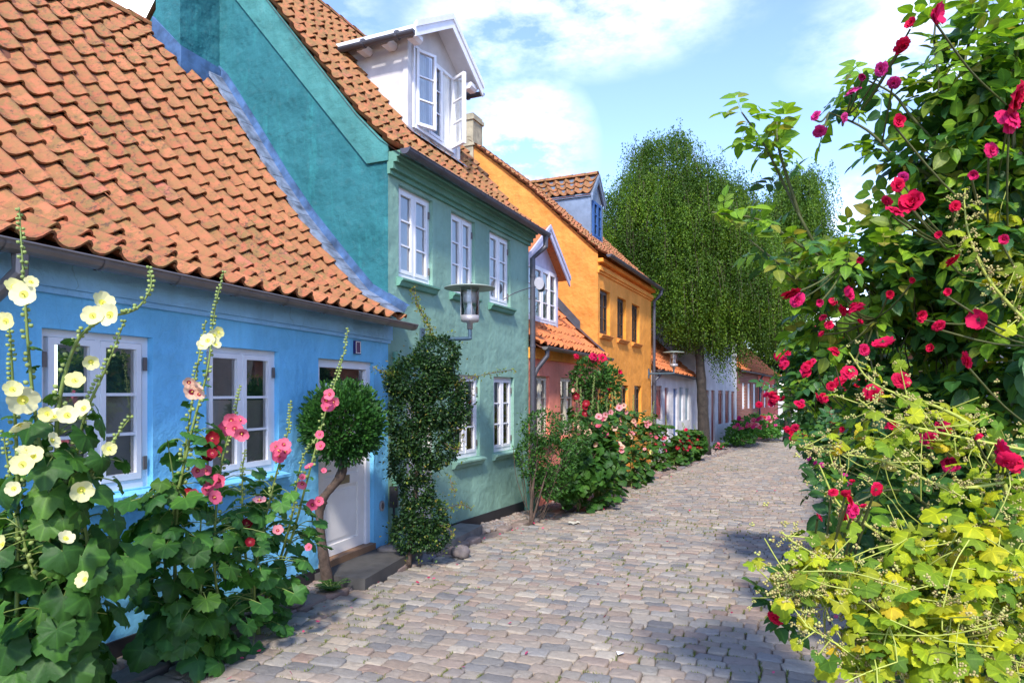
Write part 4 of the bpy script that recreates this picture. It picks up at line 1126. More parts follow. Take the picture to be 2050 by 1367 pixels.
def rose_spray(nl=5, seed=0):
    """compound rose leaf: rachis with 5 or 7 leaflets, length about 1"""
    r_ = np.random.default_rng(seed); V = []; F = []; A_ = []
    lf = leaf_oval(.66, .14, .22, 4)
    def addleaf(pos, ang, sc_, tip):
        ca, sa = math.cos(ang), math.sin(ang); b0 = len(V)
        for (x, y, z) in lf.v:
            x, y, z = x*sc_, y*sc_, z*sc_
            z2 = z+y*tip; V.append((pos[0]+x*ca+y*sa, pos[1]-x*sa+y*ca, pos[2]+z2))
        k = 0; A_.extend(lf.a)
        for sz in lf.sizes: F.append(tuple(int(i)+b0 for i in lf.loops[k:k+sz])); k += sz
    pairs = (nl-1)//2
    for p in range(pairs):
        y = .22+.30*p
        for sg in (-1, 1): addleaf((sg*.02, y, -.06*y), sg*(1.05+r_.normal(0, .12)), .40+r_.normal(0, .03), r_.normal(-.12, .15))
    addleaf((0, .22+.30*(pairs-1)+.14, -.08), r_.normal(0, .1), .50, -.15)
    V += [(-.008, 0, 0), (.008, 0, 0), (.006, .7, -.06), (-.006, .7, -.06)]; q = len(V)-4; F.append((q, q+1, q+2, q+3)); A_ += [1]*4
    return T(V, F, None, A_)
def bud():
    V = []; F = []; mt = []
    for z, rr in ((0, .15), (.25, .45), (.6, .48), (.9, .2), (1.0, .03)):
        for i in range(6): V.append((rr*math.cos(i*1.047), rr*math.sin(i*1.047), z))
    for k in range(4):
        for i in range(6): F.append((k*6+i, k*6+(i+1) % 6, k*6+6+(i+1) % 6, k*6+6+i))
    return T(V, F)
LP = [leaf_palmate(5, .26, 36, d_, i, r_) for i, (d_, r_) in enumerate(((.4, .05), (.8, .08), (1.1, .07)))]+[leaf_palmate(5, .42, 36, .9, 7, .09), leaf_palmate(7, .14, 40, .5, 9, .06)]
LPS = [leaf_palmate(5, .3, 14, .5, 20), leaf_palmate(5, .4, 14, .7, 21)]
LO = leaf_oval(); LS = leaf_small(); SP5 = [rose_spray(5, i) for i in range(4)]; SP7 = [rose_spray(7, 9)]
BUD = bud(); FM = [flower_mallow(30, c_, i) for i, c_ in enumerate((.25, .4, .55))]
RF = [rose_flower(1, 1.0, 4), rose_flower(2, .85, 4), rose_flower(3, .6, 3), rose_flower(4, 1.1, 5)]

# ------------------------------------------------------------------ PLANT MATERIALS
M['holly_dark'] = leafmat('dark_hollyhock_leaf', [(.022, .075, .010), (.036, .115, .015), (.055, .155, .018), (.028, .09, .018), (.085, .19, .025)], .5, .30)
M['holly_mid'] = leafmat('green_hollyhock_leaf', [(.030, .10, .018), (.045, .15, .028), (.07, .20, .030), (.035, .12, .030), (.09, .24, .035)], .5, .30)
M['yellow_leaf'] = leafmat('yellowing_mallow_leaf', [(.26, .36, .012), (.46, .48, .012), (.10, .22, .015), (.58, .52, .015), (.06, .15, .015), (.30, .40, .012), (.05, .14, .015), (.42, .47, .012), (.16, .28, .012), (.60, .42, .02)], .65, .34, True, 1.1)
M['rose_dark'] = leafmat('dark_rose_leaf', [(.026, .085, .022), (.042, .12, .030), (.06, .16, .03), (.03, .10, .035), (.09, .20, .03)], .35, .28)
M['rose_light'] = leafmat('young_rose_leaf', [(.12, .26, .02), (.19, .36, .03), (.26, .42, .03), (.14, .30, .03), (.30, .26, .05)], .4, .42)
M['vine_leaf'] = leafmat('small_vine_leaf', [(.010, .035, .012), (.016, .05, .016), (.025, .07, .018), (.05, .11, .02), (.012, .04, .014)], .45, .18, False)
M['vine_light'] = leafmat('vine_tip_leaf', [(.16, .24, .03), (.22, .28, .04), (.28, .20, .05), (.10, .18, .03)], .5, .35, False)
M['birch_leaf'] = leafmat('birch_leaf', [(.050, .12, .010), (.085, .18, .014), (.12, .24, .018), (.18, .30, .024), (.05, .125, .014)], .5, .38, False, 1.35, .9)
M['conifer'] = leafmat('clipped_conifer', [(.015, .06, .012), (.028, .10, .018), (.05, .15, .02), (.02, .075, .015)], .5, .15, False)
M['shrub'] = leafmat('shrub_leaf', [(.03, .09, .02), (.05, .14, .025), (.08, .20, .03), (.04, .11, .03)], .45, .3, False)
M['far_green'] = leafmat('far_tree_leaf', [(.012, .035, .012), (.02, .055, .016), (.03, .075, .02)], .6, .15, False)
M['bud'] = leafmat('green_bud', [(.28, .36, .10), (.34, .42, .14), (.24, .32, .09)], .6, .1, False)
M['seed'] = leafmat('dry_seed_head', [(.50, .42, .16), (.42, .34, .14), (.48, .50, .14), (.36, .24, .12)], .8, .1, False)
M['pale_yellow'] = petalmat('pale_yellow_petal', [(.86, .86, .38), (.90, .88, .50), (.84, .82, .30)], .35)
M['throat_y'] = plain('yellow_throat', (.72, .72, .10), .6, bs=0); M['stamen'] = plain('yellow_stamen', (.85, .70, .12), .6, bs=0)
M['pinkp'] = petalmat('pink_petal', [(.80, .13, .22), (.86, .20, .28), (.74, .09, .20)], .3); M['throat_r'] = plain('dark_red_throat', (.40, .02, .06), .6, bs=0)
M['peachp'] = petalmat('peach_petal', [(.85, .52, .34), (.88, .62, .44)], .3)
M['crimsonp'] = petalmat('dark_red_petal', [(.30, .008, .015), (.22, .005, .015)], .2); M['palepink'] = petalmat('pale_pink_petal', [(.86, .42, .42), (.84, .34, .36)], .3)
M['rosered'] = petalmat('rose_red_petal', [(.66, .004, .045), (.74, .010, .09), (.58, .003, .03), (.72, .02, .15)], .3)
M['rosepink'] = petalmat('rose_magenta_petal', [(.66, .02, .20), (.76, .07, .32), (.58, .01, .15)], .3)

def mesh_of(t, mats, name, smooth=True):
    mb = MB(); mb.inst(t, np.eye(3)[None], np.zeros((1, 3)))
    o = mb.build(name, mats, smooth=smooth); me = o.data; bpy.data.objects.remove(o); return me
FLW = {}
def flower_mesh(kind, i):
    k = (kind, i)
    if k not in FLW:
        if kind in ('rosered', 'rosepink'): FLW[k] = mesh_of(RF[i % 4], [M[kind], M['cane']], 'rose_flower')
        else:
            th_ = {'pale_yellow': 'throat_y', 'pinkp': 'throat_r', 'peachp': 'throat_r', 'crimsonp': 'throat_r', 'palepink': 'throat_r'}[kind]
            FLW[k] = mesh_of(FM[i % 3], [M[kind], M[th_], M['stamen']], 'mallow_flower')
    return FLW[k]
def put_flower(parent, base, pos, kind, size, face, name='flower'):
    o = bpy.data.objects.new(name, flower_mesh(kind, int(rng.integers(0, 4)))); C.objects.link(o); o.parent = parent
    o.location = tuple(np.asarray(pos)-base); f = Vector(tuple(face)).normalized()
    o.rotation_euler = (f.to_track_quat('Z', 'Y').to_matrix() @ Matrix.Rotation(rng.uniform(0, 6.28), 3, 'Z')).to_euler()
    s = size/2*(.82 if kind in ('rosered', 'rosepink') else 1); o.scale = (s, s, s)
    return o
def face_dir(pos, spread=.45):
    v = np.array([0, 0, 2.0])-np.asarray(pos); v /= np.linalg.norm(v); v = v+rng.normal(0, spread, 3)+np.array([.15, -.1, .25]); return v
def curve(pts, n=24):
    """smooth Catmull-Rom through the points"""
    P = np.array(pts, float); P = np.vstack([2*P[0]-P[1], P, 2*P[-1]-P[-2]]); out = []
    m = len(P)-3
    for i in range(m):
        for t in np.linspace(0, 1, max(2, n//m), endpoint=(i == m-1)):
            a, b, c, d = P[i:i+4]
            out.append(.5*((2*b)+(-a+c)*t+(2*a-5*b+4*c-d)*t*t+(-a+3*b-3*c+d)*t**3))
    return np.array(out)
UP = np.array([0, 0, 1.0])

# ------------------------------------------------------------------ HOLLYHOCK
def hollyhock(base, stems, flowers, label, leafm='holly_dark', nleaf=26, lsize=(.07, .13), spread=.32, lz=(.15, 1.3), buds=True, group=None, tiny=False, stemm='stem', name='hollyhock', low=False, droop=.5, smallup=True, face_out=None):
    """base (x,y); stems: lists of world points above the base; flowers: (pos, kind, size)"""
    bz = float(gz(base[1]))-.03; b = np.array([base[0], base[1], bz])
    root = empty(name, tuple(b), label, 'hollyhock', group or ('hollyhocks in front of the blue cottage' if base[1] < 8 else 'hollyhocks along the farther house fronts'))
    sm = MB(); lm = MB(); bm_ = MB()
    LB = {}
    for st in stems:
        cv = curve([b+np.array([rng.normal(0, .03), rng.normal(0, .03), 0])]+list(st), 30)
        h0, h1 = cv[0][2], cv[-1][2]; n = len(cv)
        sm.tube(cv, np.linspace(.013 if not tiny else .012, .003, n), 6, cap=False)
        cum = np.concatenate([[0], np.cumsum(np.linalg.norm(np.diff(cv, axis=0), axis=1))]); tot = cum[-1]
        def at(s_): i = min(np.searchsorted(cum, s_), n-1); i = max(1, i); f = (s_-cum[i-1])/(cum[i]-cum[i-1]+1e-9); return cv[i-1]+(cv[i]-cv[i-1])*f
        if buds:
            s_ = tot*.52
            while s_ < tot:
                p = at(s_); f = (s_-tot*.5)/(tot*.5); a = rng.uniform(0, 6.28); dirv = np.array([math.cos(a), math.sin(a), .7])
                r_ = .018*(1-.55*f)+.003
                for __ in range(1 if f < .6 else 2):
                    a = rng.uniform(0, 6.28); dirv = np.array([math.cos(a), math.sin(a), .7]); dirv /= np.linalg.norm(dirv)
                    q = p+dirv*.022*(1.2-f)
                    bm_.inst(BUD, frames(dirv[None], UP[None])[:, :, [0, 2, 1]]*np.array([1, 1, 1])*r_*1.5, q[None])
                s_ += .022+.012*(1-f)
            # small leaves up the stem
            for s_ in np.arange(tot*.45, tot*.8, .10):
                p = at(s_); a = rng.uniform(0, 6.28); dv = np.array([math.cos(a), math.sin(a), -.1])
                sz = rng.uniform(.022, .045); LB.setdefault(int(rng.integers(0, 4)), []).append((p+dv*.03, dv, UP+rng.normal(0, .4, 3), sz))
        for __ in range(nleaf):
            z_ = rng.uniform(*lz); s_ = min(tot*.8, max(.05, z_*tot/max(.1, (h1-h0)))); p = at(s_)
            a = rng.uniform(0, 6.28)
            if face_out is not None and rng.random() < .7: a = face_out+rng.normal(0, .9)
            ln = spread*rng.uniform(.4, 1.1)*(1.25-.5*s_/tot); dv = np.array([math.cos(a), math.sin(a), rng.uniform(-.05, .35)])
            q = p+dv*ln; sag = np.array([0, 0, -.05*ln])
            sm.tube(curve([p, p+dv*ln*.5+np.array([0, 0, .03]), q+sag], 6), .0035, 4, cap=False)
            yv = dv*np.array([1, 1, 0])+np.array([0, 0, -droop*rng.uniform(.4, 1.9)])+rng.normal(0, .15, 3)
            zv = UP*.8+dv*.6+rng.normal(0, .25, 3)+rng.normal(0, .25, 3)+np.array([.1, -.12, 0])
            LB.setdefault(int(rng.integers(0, 5)), []).append((q+sag, yv, zv, rng.uniform(*lsize)*(1.15-.45*s_/tot)))
    for k, L in LB.items():
        P_ = np.array([x[0] for x in L]); Y = np.array([x[1] for x in L]); Z = np.array([x[2] for x in L]); S = np.array([x[3] for x in L])
        tt = (LPS[k % 2] if low else LP[k])
        lm.inst(tt, frames(Y, Z)*S[:, None, None], P_)
    sm.build('stem', M[stemm], root, b, True)
    if lm.n: lm.build('leaves', M[leafm], root, b, True)
    if bm_.n: bm_.build('buds', M['bud'], root, b, True)['kind'] = 'stuff'
    for (pos, kind, size) in flowers: put_flower(root, b, pos, kind, size, face_dir(pos))
    return root
def FP(lst, d, kind, jd=.08):
    out = []
    for f in lst:
        dd = d+rng.normal(0, jd); k = f[3] if len(f) > 3 else kind
        dd -= .26 if d < 6 and kind not in ('rosered', 'rosepink') else (.18 if d < 3 else .35 if d < 8 else 0); out.append((Pt(f[0], f[1], dd), k, f[2]/1367*dd*(.9 if k == 'pale_yellow' else 1)))
    return out
# near left, pale yellow hollyhocks
hollyhock((-2.72, 3.75), [[Pt(35, 1000, 3.5), Pt(25, 760, 3.3), Pt(18, 640, 3.2)], ], FP([(12, 643, 42), (6, 1090, 40)], 3.3, 'pale_yellow'),
          'pale yellow hollyhock at the very left edge, half cut off by the frame', nleaf=20, spread=.25, lz=(.15, 1.6), droop=1.6, lsize=(.07, .14))
hollyhock((-2.5, 3.8), [[Pt(95, 1050, 3.5), Pt(62, 760, 3.35), Pt(48, 570, 3.3), Pt(38, 415, 3.3)]],
          FP([(48, 590, 56), (28, 575, 40), (62, 565, 30), (45, 800, 66), (25, 780, 40), (38, 848, 44)], 3.3, 'pale_yellow'),
          'tallest pale yellow hollyhock, its thin tip crossing the gutter at the left edge', nleaf=24, spread=.25, lz=(.15, 1.6), droop=1.6, lsize=(.07, .14))
hollyhock((-2.52, 3.95), [[Pt(120, 1000, 3.55), Pt(115, 830, 3.4), Pt(150, 690, 3.35), Pt(205, 640, 3.3), Pt(270, 620, 3.3), Pt(302, 575, 3.3), Pt(298, 535, 3.3)],
                         [Pt(150, 1000, 3.6), Pt(165, 850, 3.5), Pt(215, 730, 3.4), Pt(250, 640, 3.4)]],
          FP([(204, 607, 48), (186, 633, 46), (221, 631, 52), (182, 724, 34), (150, 762, 42), (108, 835, 52), (135, 832, 44), (168, 818, 40), (95, 828, 34), (103, 882, 38), (218, 898, 32)], 3.35, 'pale_yellow'),
          'pale yellow hollyhock with a hooked tip and three clustered flowers before the left window', nleaf=24, spread=.25, lz=(.15, 1.6), droop=1.6, lsize=(.07, .14))
hollyhock((-2.62, 3.9), [[Pt(175, 1150, 3.7), Pt(165, 1000, 3.6), Pt(215, 900, 3.5), Pt(265, 830, 3.5)], [Pt(110, 1250, 3.6), Pt(60, 1130, 3.5), Pt(20, 950, 3.45), Pt(5, 860, 3.4)]],
          FP([(162, 980, 50), (131, 1078, 36), (171, 1160, 38), (65, 915, 48), (45, 930, 50), (50, 905, 40), (28, 978, 34)], 3.5, 'pale_yellow'),
          'low spreading pale yellow hollyhock with big drooping dark leaves below the left window', nleaf=32, spread=.27, lsize=(.09, .15), droop=1.6, lz=(.1, 1.5))
hollyhock((-2.85, 4.15), [[Pt(60, 1200, 3.9), Pt(90, 1020, 3.8), Pt(100, 960, 3.8)], [Pt(20, 1250, 3.8), Pt(10, 1100, 3.8), Pt(8, 1040, 3.8)]], [],
          'leafy flowerless hollyhock clump with broad dark leaves low against the blue wall', nleaf=32, spread=.28, lsize=(.09, .15), droop=1.6, buds=False, lz=(.05, 1.3))
# pink, peach and crimson ones in front of the second window
hollyhock((-2.28, 4.75), [[Pt(330, 1150, 4.6), Pt(375, 900, 4.5), Pt(415, 740, 4.5), Pt(430, 620, 4.5), Pt(448, 545, 4.5)], [Pt(350, 1100, 4.6), Pt(385, 800, 4.5), Pt(412, 640, 4.5)]],
          FP([(416, 682, 34), (428, 672, 30), (405, 690, 26), (432, 690, 22), (437, 665, 26)], 4.5, 'pale_yellow')+FP([(383, 785, 36), (378, 765, 24), (398, 790, 24), (392, 775, 26)], 4.5, 'peachp'),
          'hollyhock with a few pale yellow and peach flowers on one tall stem between the windows', 'holly_mid', nleaf=34, spread=.25, lz=(.1, 1.65))
hollyhock((-2.05, 5.0), [[Pt(430, 1150, 4.8), Pt(440, 950, 4.75), Pt(470, 830, 4.75), Pt(480, 770, 4.75)]],
          FP([(463, 842, 32), (455, 856, 32), (470, 858, 34), (484, 867, 30), (480, 842, 26), (395, 942, 28), (412, 942, 24), (425, 967, 36), (438, 962, 30), (428, 996, 30), (415, 980, 24), (390, 985, 20)], 4.75, 'pinkp')+
          FP([(423, 878, 30), (418, 893, 28), (432, 903, 26), (412, 915, 26), (424, 908, 22), (376, 988, 22)], 4.8, 'crimsonp'),
          'hollyhock with rose pink clusters and dark crimson flowers before the second blue window', 'holly_mid', nleaf=40, spread=.34, lz=(.1, 1.5), lsize=(.07, .13))
hollyhock((-2.02, 5.45), [[Pt(510, 1150, 5.2), Pt(545, 980, 5.2), Pt(575, 870, 5.2), Pt(582, 800, 5.2)], [Pt(490, 1100, 5.2), Pt(485, 960, 5.2), Pt(490, 900, 5.2)]],
          FP([(553, 895, 26), (568, 890, 28), (558, 912, 30), (572, 905, 26), (560, 903, 28), (519, 1002, 28, 'palepink'), (556, 1062, 22, 'palepink')], 5.2, 'pinkp')+FP([(493, 1048, 24), (507, 1057, 20), (500, 1085, 20)], 5.2, 'crimsonp'),
          'hollyhock with one tight bright pink cluster halfway between the second window and the door', 'holly_mid', nleaf=46, spread=.34, lz=(.08, 1.3), lsize=(.06, .12))
hollyhock((-2.13, 5.8), [[Pt(575, 1100, 5.7), Pt(615, 960, 5.6), Pt(650, 830, 5.6), Pt(685, 720, 5.6), Pt(697, 655, 5.6)], [Pt(580, 1050, 5.7), Pt(605, 920, 5.7), Pt(640, 870, 5.7)]],
          FP([(660, 790, 24), (652, 802, 26), (667, 804, 24), (655, 817, 26), (664, 818, 22), (620, 935, 20), (642, 893, 20), (640, 870, 18), (605, 968, 20), (625, 1010, 24), (638, 1003, 20), (648, 942, 12), (606, 955, 14), (618, 1095, 16)], 5.6, 'pinkp'),
          'slender hollyhock leaning over the doorway with small pink flowers in front of the clipped tree', 'holly_mid', nleaf=34, spread=.26, lz=(.08, .9), lsize=(.05, .10))
hollyhock((-2.25, 4.75), [[Pt(350, 1230, 4.7), Pt(350, 1000, 4.6), Pt(335, 880, 4.5)], [Pt(400, 1200, 4.6), Pt(400, 1080, 4.6), Pt(405, 1020, 4.6)]], [],
          'broad leaved flowerless hollyhock clump under the sill of the second blue window', nleaf=38, spread=.28, lsize=(.08, .14), buds=False, lz=(.05, 1.55), droop=1.1)

# ------------------------------------------------------------------ CLIPPED TREE BY THE DOOR
b = np.array([-1.86, 6.95, float(gz(6.95))-.05]); dT = 6.9
root = empty('clipped_tree', tuple(b), 'small clipped ball tree on a twisted bare trunk beside the white door', 'tree')
tr = curve([b, Pt(643, 1080, dT), Pt(640, 1015, dT), Pt(652, 990, dT), Pt(680, 955, dT), Pt(687, 925, dT), Pt(684, 880, dT)], 40)
mb = MB(); rr = np.linspace(.050, .040, len(tr))*(1+.13*np.sin(np.linspace(0, 19, len(tr)))+.06*rng.normal(size=len(tr))); rr[len(tr)//3:len(tr)//3+4] *= 1.25
mb.tube(tr, rr, 14); cc = Pt(686, 845, dT); Rb = .365
for i in range(26):
    dv = rng.normal(0, 1, 3); dv /= np.linalg.norm(dv); mb.tube([cc-[0, 0, .2], cc+dv*Rb*.85], [.015, .004], 5)
mb.build('trunk', M['bark'], root, b, True)
n_ = 9000; dv = rv(n_); dv /= np.linalg.norm(dv, axis=1)[:, None]
lump = 1+.07*np.sin(dv[:, 0]*9+1)*np.sin(dv[:, 2]*8)+.05*np.sin(dv[:, 1]*13)
rad = Rb*lump*rng.uniform(.78, 1.0, n_)**.6*np.array([1.0]); P_ = cc+dv*rad[:, None]*np.array([1.0, 1.0, .95])
mb = MB(); mb.inst(LS, frames(dv+rv(n_, .45)+np.array([0, 0, .5]), rv(n_))*rng.uniform(.03, .055, n_)[:, None, None], P_)
n2_ = 420; dv = rv(n2_); dv /= np.linalg.norm(dv, axis=1)[:, None]
for k in range(6):
    mb.inst(LS, frames(dv+rv(n2_, .2)+UP*.3, rv(n2_))*rng.uniform(.03, .05, n2_)[:, None, None], cc+dv*(Rb*.96+.016*k)+rv(n2_, .008))
mb.build('crown', M['conifer'], root, b)
# fern tuft at its foot
b = np.array([-1.78, 6.75, float(gz(6.75))-.03]); root = empty('fern_tuft', tuple(b), 'little tuft of ferny leaves at the foot of the clipped tree', 'plant')
mb = MB(); ms_ = MB()
for i in range(34):
    a = rng.uniform(0, 6.28); L_ = rng.uniform(.12, .24); p1 = b+np.array([math.cos(a)*L_*.8, math.sin(a)*L_*.8, L_*.6]); cv = curve([b, b+(p1-b)*.5+np.array([0, 0, .05]), p1], 10); ms_.tube(cv, .002, 4, cap=False)
    for q in cv[3:]:
        dvv = np.array([[math.cos(a+1.1), math.sin(a+1.1), .2], [math.cos(a-1.1), math.sin(a-1.1), .2]]); mb.inst(LS, frames(dvv, np.array([UP, UP]))*.032, np.array([q, q]))
ms_.build('stem', M['stem'], root, b); mb.build('leaves', M['shrub'], root, b)

# ------------------------------------------------------------------ generic leafy volume
def blob_points(blobs, n, shell=.55):
    w = np.array([bl_[3]*bl_[4]*bl_[5] for bl_ in blobs])**.8; w /= w.sum(); P = []; D = []
    for bl_, k in zip(blobs, rng.multinomial(n, w)):
        d = rv(k); d /= np.linalg.norm(d, axis=1)[:, None]; rad = rng.uniform(shell, 1.0, k)**.5
        rad = rad*(1+.10*np.sin(d[:, 0]*7+bl_[0])*np.sin(d[:, 2]*6+bl_[2]))
        P.append(np.array(bl_[:3])+d*rad[:, None]*np.array([bl_[3], bl_[5], bl_[4]])); D.append(d)
    return np.concatenate(P), np.concatenate(D)
def B3(px, py, d, rx, ry, rd):
    p = Pt(px, py, d); return (p[0], p[1], p[2], rx/1367*d, ry/1367*d, rd)
def shrub(name, label, cat, base, blobs, n, size, mat, tmpl=None, trunk=None, bark='bark', group=None, twigs=0, light=None, nlight=0, shell=.5, droop=.0, outl=.0):
    bz = float(gz(base[1]))-.03; b = np.array([base[0], base[1], bz]); root = empty(name, tuple(b), label, cat, group)
    P_, D_ = blob_points(blobs, n, shell); tmpl = tmpl or [LS]
    if outl: # stragglers past the outline
        k = rng.random(len(P_)) < .06; P_[k] += D_[k]*rng.uniform(0, outl, k.sum())[:, None]
    ms_ = MB()
    for tk in (trunk or []): cv = curve([b]+tk[0], 24); ms_.tube(cv, np.linspace(tk[1], tk[1]*.35, len(cv))*(1+.06*rng.normal(size=len(cv))), 9)
    anchor = np.array([np.mean([q[0] for q in blobs]), np.mean([q[1] for q in blobs]), 0])
    for i in range(twigs):
        p = P_[rng.integers(0, len(P_))]; z0 = max(bz, p[2]-rng.uniform(.2, .9)*(p[2]-bz))
        s_ = np.array([b[0]+(p[0]-b[0])*.3, b[1]+(p[1]-b[1])*.3, z0])
        ms_.tube(curve([s_, (s_+p)/2+rng.normal(0, .03, 3), p], 8), [.008]*3+[.005]*5 if False else .005, 4, cap=False)
    if ms_.n: ms_.build('trunk' if trunk else 'stem', M[bark], root, b, True)
    mb = MB(); ks = rng.integers(0, len(tmpl), len(P_)); Y = D_+rv(len(P_), .6)+np.array([0, 0, -droop]); Z = D_*.4+UP*.7+rv(len(P_), .45)
    S = rng.uniform(size[0], size[1], len(P_))
    for k, t_ in enumerate(tmpl):
        s_ = ks == k; mb.inst(t_, frames(Y[s_], Z[s_])*S[s_][:, None, None], P_[s_])
    mb.build('leaves', M[mat], root, b, len(tmpl[0].v) > 8)
    if nlight:
        P2, D2 = blob_points(blobs, nlight, .9); P2 += D2*rng.uniform(0, outl or .05, nlight)[:, None]
        mb = MB(); mb.inst(tmpl[0], frames(D2+rv(nlight, .5), UP+rv(nlight, .4))*rng.uniform(size[0], size[1], nlight)[:, None, None]*.9, P2); mb.build('young_leaves', M[light or mat], root, b)
    return root, b
# vine column between the blue and green doors
dv_ = 7.85
vb = [B3(875, 712, dv_, 46, 40, .22), B3(840, 760, dv_, 66, 50, .28), B3(880, 800, dv_, 58, 60, .28), B3(820, 840, dv_, 46, 60, .24), B3(862, 880, dv_, 56, 60, .26), B3(822, 930, dv_, 44, 45, .22), B3(836, 985, dv_, 36, 34, .16), B3(846, 1035, dv_, 50, 42, .24), B3(822, 1065, dv_, 40, 40, .2), B3(866, 1072, dv_, 34, 30, .18), B3(792, 765, dv_, 24, 24, .12), B3(920, 820, dv_, 20, 36, .14), B3(800, 890, dv_, 20, 30, .12)]
root, b = shrub('climbing_shrub', 'dense dark climbing shrub trained as a column between the blue and green doors', 'shrub', (-1.20, 7.85), vb, 30000, (.024, .046), 'vine_leaf',
    trunk=[([Pt(825, 1050, dv_), Pt(832, 980, dv_), Pt(838, 880, dv_), Pt(850, 760, dv_)], .035)], twigs=0, light='vine_light', nlight=700, outl=.12)
mb = MB(); ml = MB()
for (pts, n_, mt_) in (([Pt(865, 680, 7.95), Pt(858, 650, 8.0), Pt(838, 615, 8.0), Pt(825, 575, 8.0)], 320, 0), ([Pt(900, 770, 7.8), Pt(960, 752, 7.6), Pt(1025, 740, 7.6)], 110, 0), ([Pt(890, 1020, 7.7), Pt(920, 1010, 7.5), Pt(945, 1018, 7.5)], 70, 0), ([Pt(880, 880, 7.7), Pt(915, 900, 7.6), Pt(930, 870, 7.6)], 60, 0),
                       ([Pt(800, 750, 7.8), Pt(770, 745, 7.6), Pt(745, 735, 7.6)], 90, 0), ([Pt(880, 1050, 7.7), Pt(900, 1060, 7.6), Pt(905, 1075, 7.6)], 50, 0), ([Pt(900, 950, 7.7), Pt(905, 975, 7.6), Pt(912, 985, 7.6)], 40, 0)):
    cv = curve(pts, 20); mb = MB(); mb.tube(cv, .004, 5, cap=False); mb.build('stem', M['bark'], root, b); idx = rng.integers(0, len(cv), n_); Q = cv[idx]+rv(n_, .022)
    ml.inst(LS, frames(rv(n_), UP+rv(n_, .5))*rng.uniform(.02, .038, n_)[:, None, None], Q)
ml.build('loose_leaves', M['vine_light'], root, b)
# shrub at the salmon cottage corner
shrub('leafy_shrub', 'fresh green shrub at the corner downpipe of the green house', 'shrub', (.30, 11.0),
    [B3(1085, 855, 11.3, 42, 36, .35), B3(1062, 915, 11.2, 32, 45, .3), B3(1105, 925, 11.3, 50, 50, .4), B3(1145, 875, 11.8, 40, 36, .4), B3(1100, 970, 11.3, 40, 30, .35)], 6000, (.035, .06), 'shrub',
    trunk=[([Pt(1065, 985, 11), Pt(1075, 930, 11)], .03), ([Pt(1090, 960, 11), Pt(1110, 900, 11)], .02)], twigs=50, outl=.18)
shrub('broad_leaved_clump', 'clump of big dark leaves at the foot of the salmon wall', 'plant', (1.25, 12.2),
    [B3(1135, 965, 12.2, 60, 34, .4), B3(1175, 935, 12.5, 48, 46, .4), B3(1200, 905, 12.9, 36, 50, .4)], 760, (.07, .14), 'holly_dark', tmpl=LPS, twigs=30, droop=.5, outl=.1)
# red climbing rose on the salmon cottage
root, b = shrub('climbing_rose', 'climbing rose with scarlet blooms under the gutter of the salmon cottage', 'rose', (1.75, 14.3),
    [B3(1185, 745, 14.2, 38, 32, .45), B3(1205, 790, 14.2, 36, 45, .4), B3(1165, 770, 14.2, 24, 35, .35), B3(1225, 760, 14.2, 22, 25, .3), B3(1190, 840, 14.2, 28, 40, .35)], 3800, (.05, .09), 'shrub', tmpl=[LS], trunk=[([Pt(1180, 880, 14.2), Pt(1190, 780, 14.2)], .03)], twigs=30, outl=.15)
for f in FP([(1190, 712, 16), (1205, 716, 18), (1196, 722, 14), (1212, 720, 13), (1186, 722, 12), (1240, 745, 15), (1163, 746, 14), (1155, 712, 10), (1220, 778, 9)], 14.0, 'rosered'): put_flower(root, b, f[0], f[1], f[2]*1.1, face_dir(f[0]), 'rose_flower')
# middle distance hollyhocks
def mid_holly(px, d, top, kinds, label, nl=60, w=30, pos=None, stems=3):
    X = (px-1025)/1367*d; st = []; fl = []
    g = float(gz(d))
    for i in range(stems):
        tx = px+rng.normal(0, w*.5); ty = top+abs(rng.normal(0, 22)); st.append([Pt(tx, (787+(2-g)*1367/d)*.45+ty*.55, d), Pt(tx+rng.normal(0, 6), ty, d)])
        for j in range(4):
            f = rng.uniform(.12, .85); k = kinds[int(rng.integers(0, len(kinds)))]; q = Pt(tx+rng.normal(0, 5), ty+(787+(2-g)*1367/d-ty)*f*.75, d-.18)
            fl.append((q, k, rng.uniform(.09, .15)))
    return hollyhock((X, d), st, fl, label, 'holly_dark', nleaf=int(nl*1.15), spread=.27, lz=(.08, 1.95), lsize=(.06, .12), low=True, tiny=True, group=None)
mid_holly(1155, 12.6, 740, ['peachp', 'crimsonp'], 'tall hollyhock with peach and wine red flowers between the salmon cottage windows', 50)
mid_holly(1200, 12.9, 800, ['palepink', 'pinkp'], 'hollyhock covered in coral pink flowers right of the scarlet climbing rose', 60)
mid_holly(1225, 13.8, 780, ['peachp', 'palepink'], 'hollyhock with soft peach flowers in front of the dark ochre house door', 55)
mid_holly(1262, 16.2, 760, ['peachp', 'palepink'], 'tall hollyhock with pale peach flowers under the oval plaque of the ochre house', 70)
mid_holly(1285, 17.2, 800, ['pale_yellow', 'palepink'], 'leafy hollyhock with cream flowers at the right end of the ochre house', 70)
mid_holly(1328, 19.6, 830, ['crimsonp', 'pinkp'], 'hollyhock with dark red flowers in front of the white cottage door', 75)
mid_holly(1350, 21.0, 838, ['crimsonp', 'rosered'], 'hollyhock with scarlet flowers below the blue door of the white cottage', 75)
mid_holly(1372, 22.2, 848, ['crimsonp'], 'green leafy hollyhock left of the weeping tree trunk', 70)
shrub('leafy_clump', 'low dark leafy clump between the white cottage and the weeping tree', 'plant', (5.9, 22.8), [B3(1385, 890, 22.6, 28, 26, .5), B3(1360, 905, 21.8, 26, 22, .5)], 1300, (.07, .13), 'holly_dark', tmpl=LPS, outl=.1)
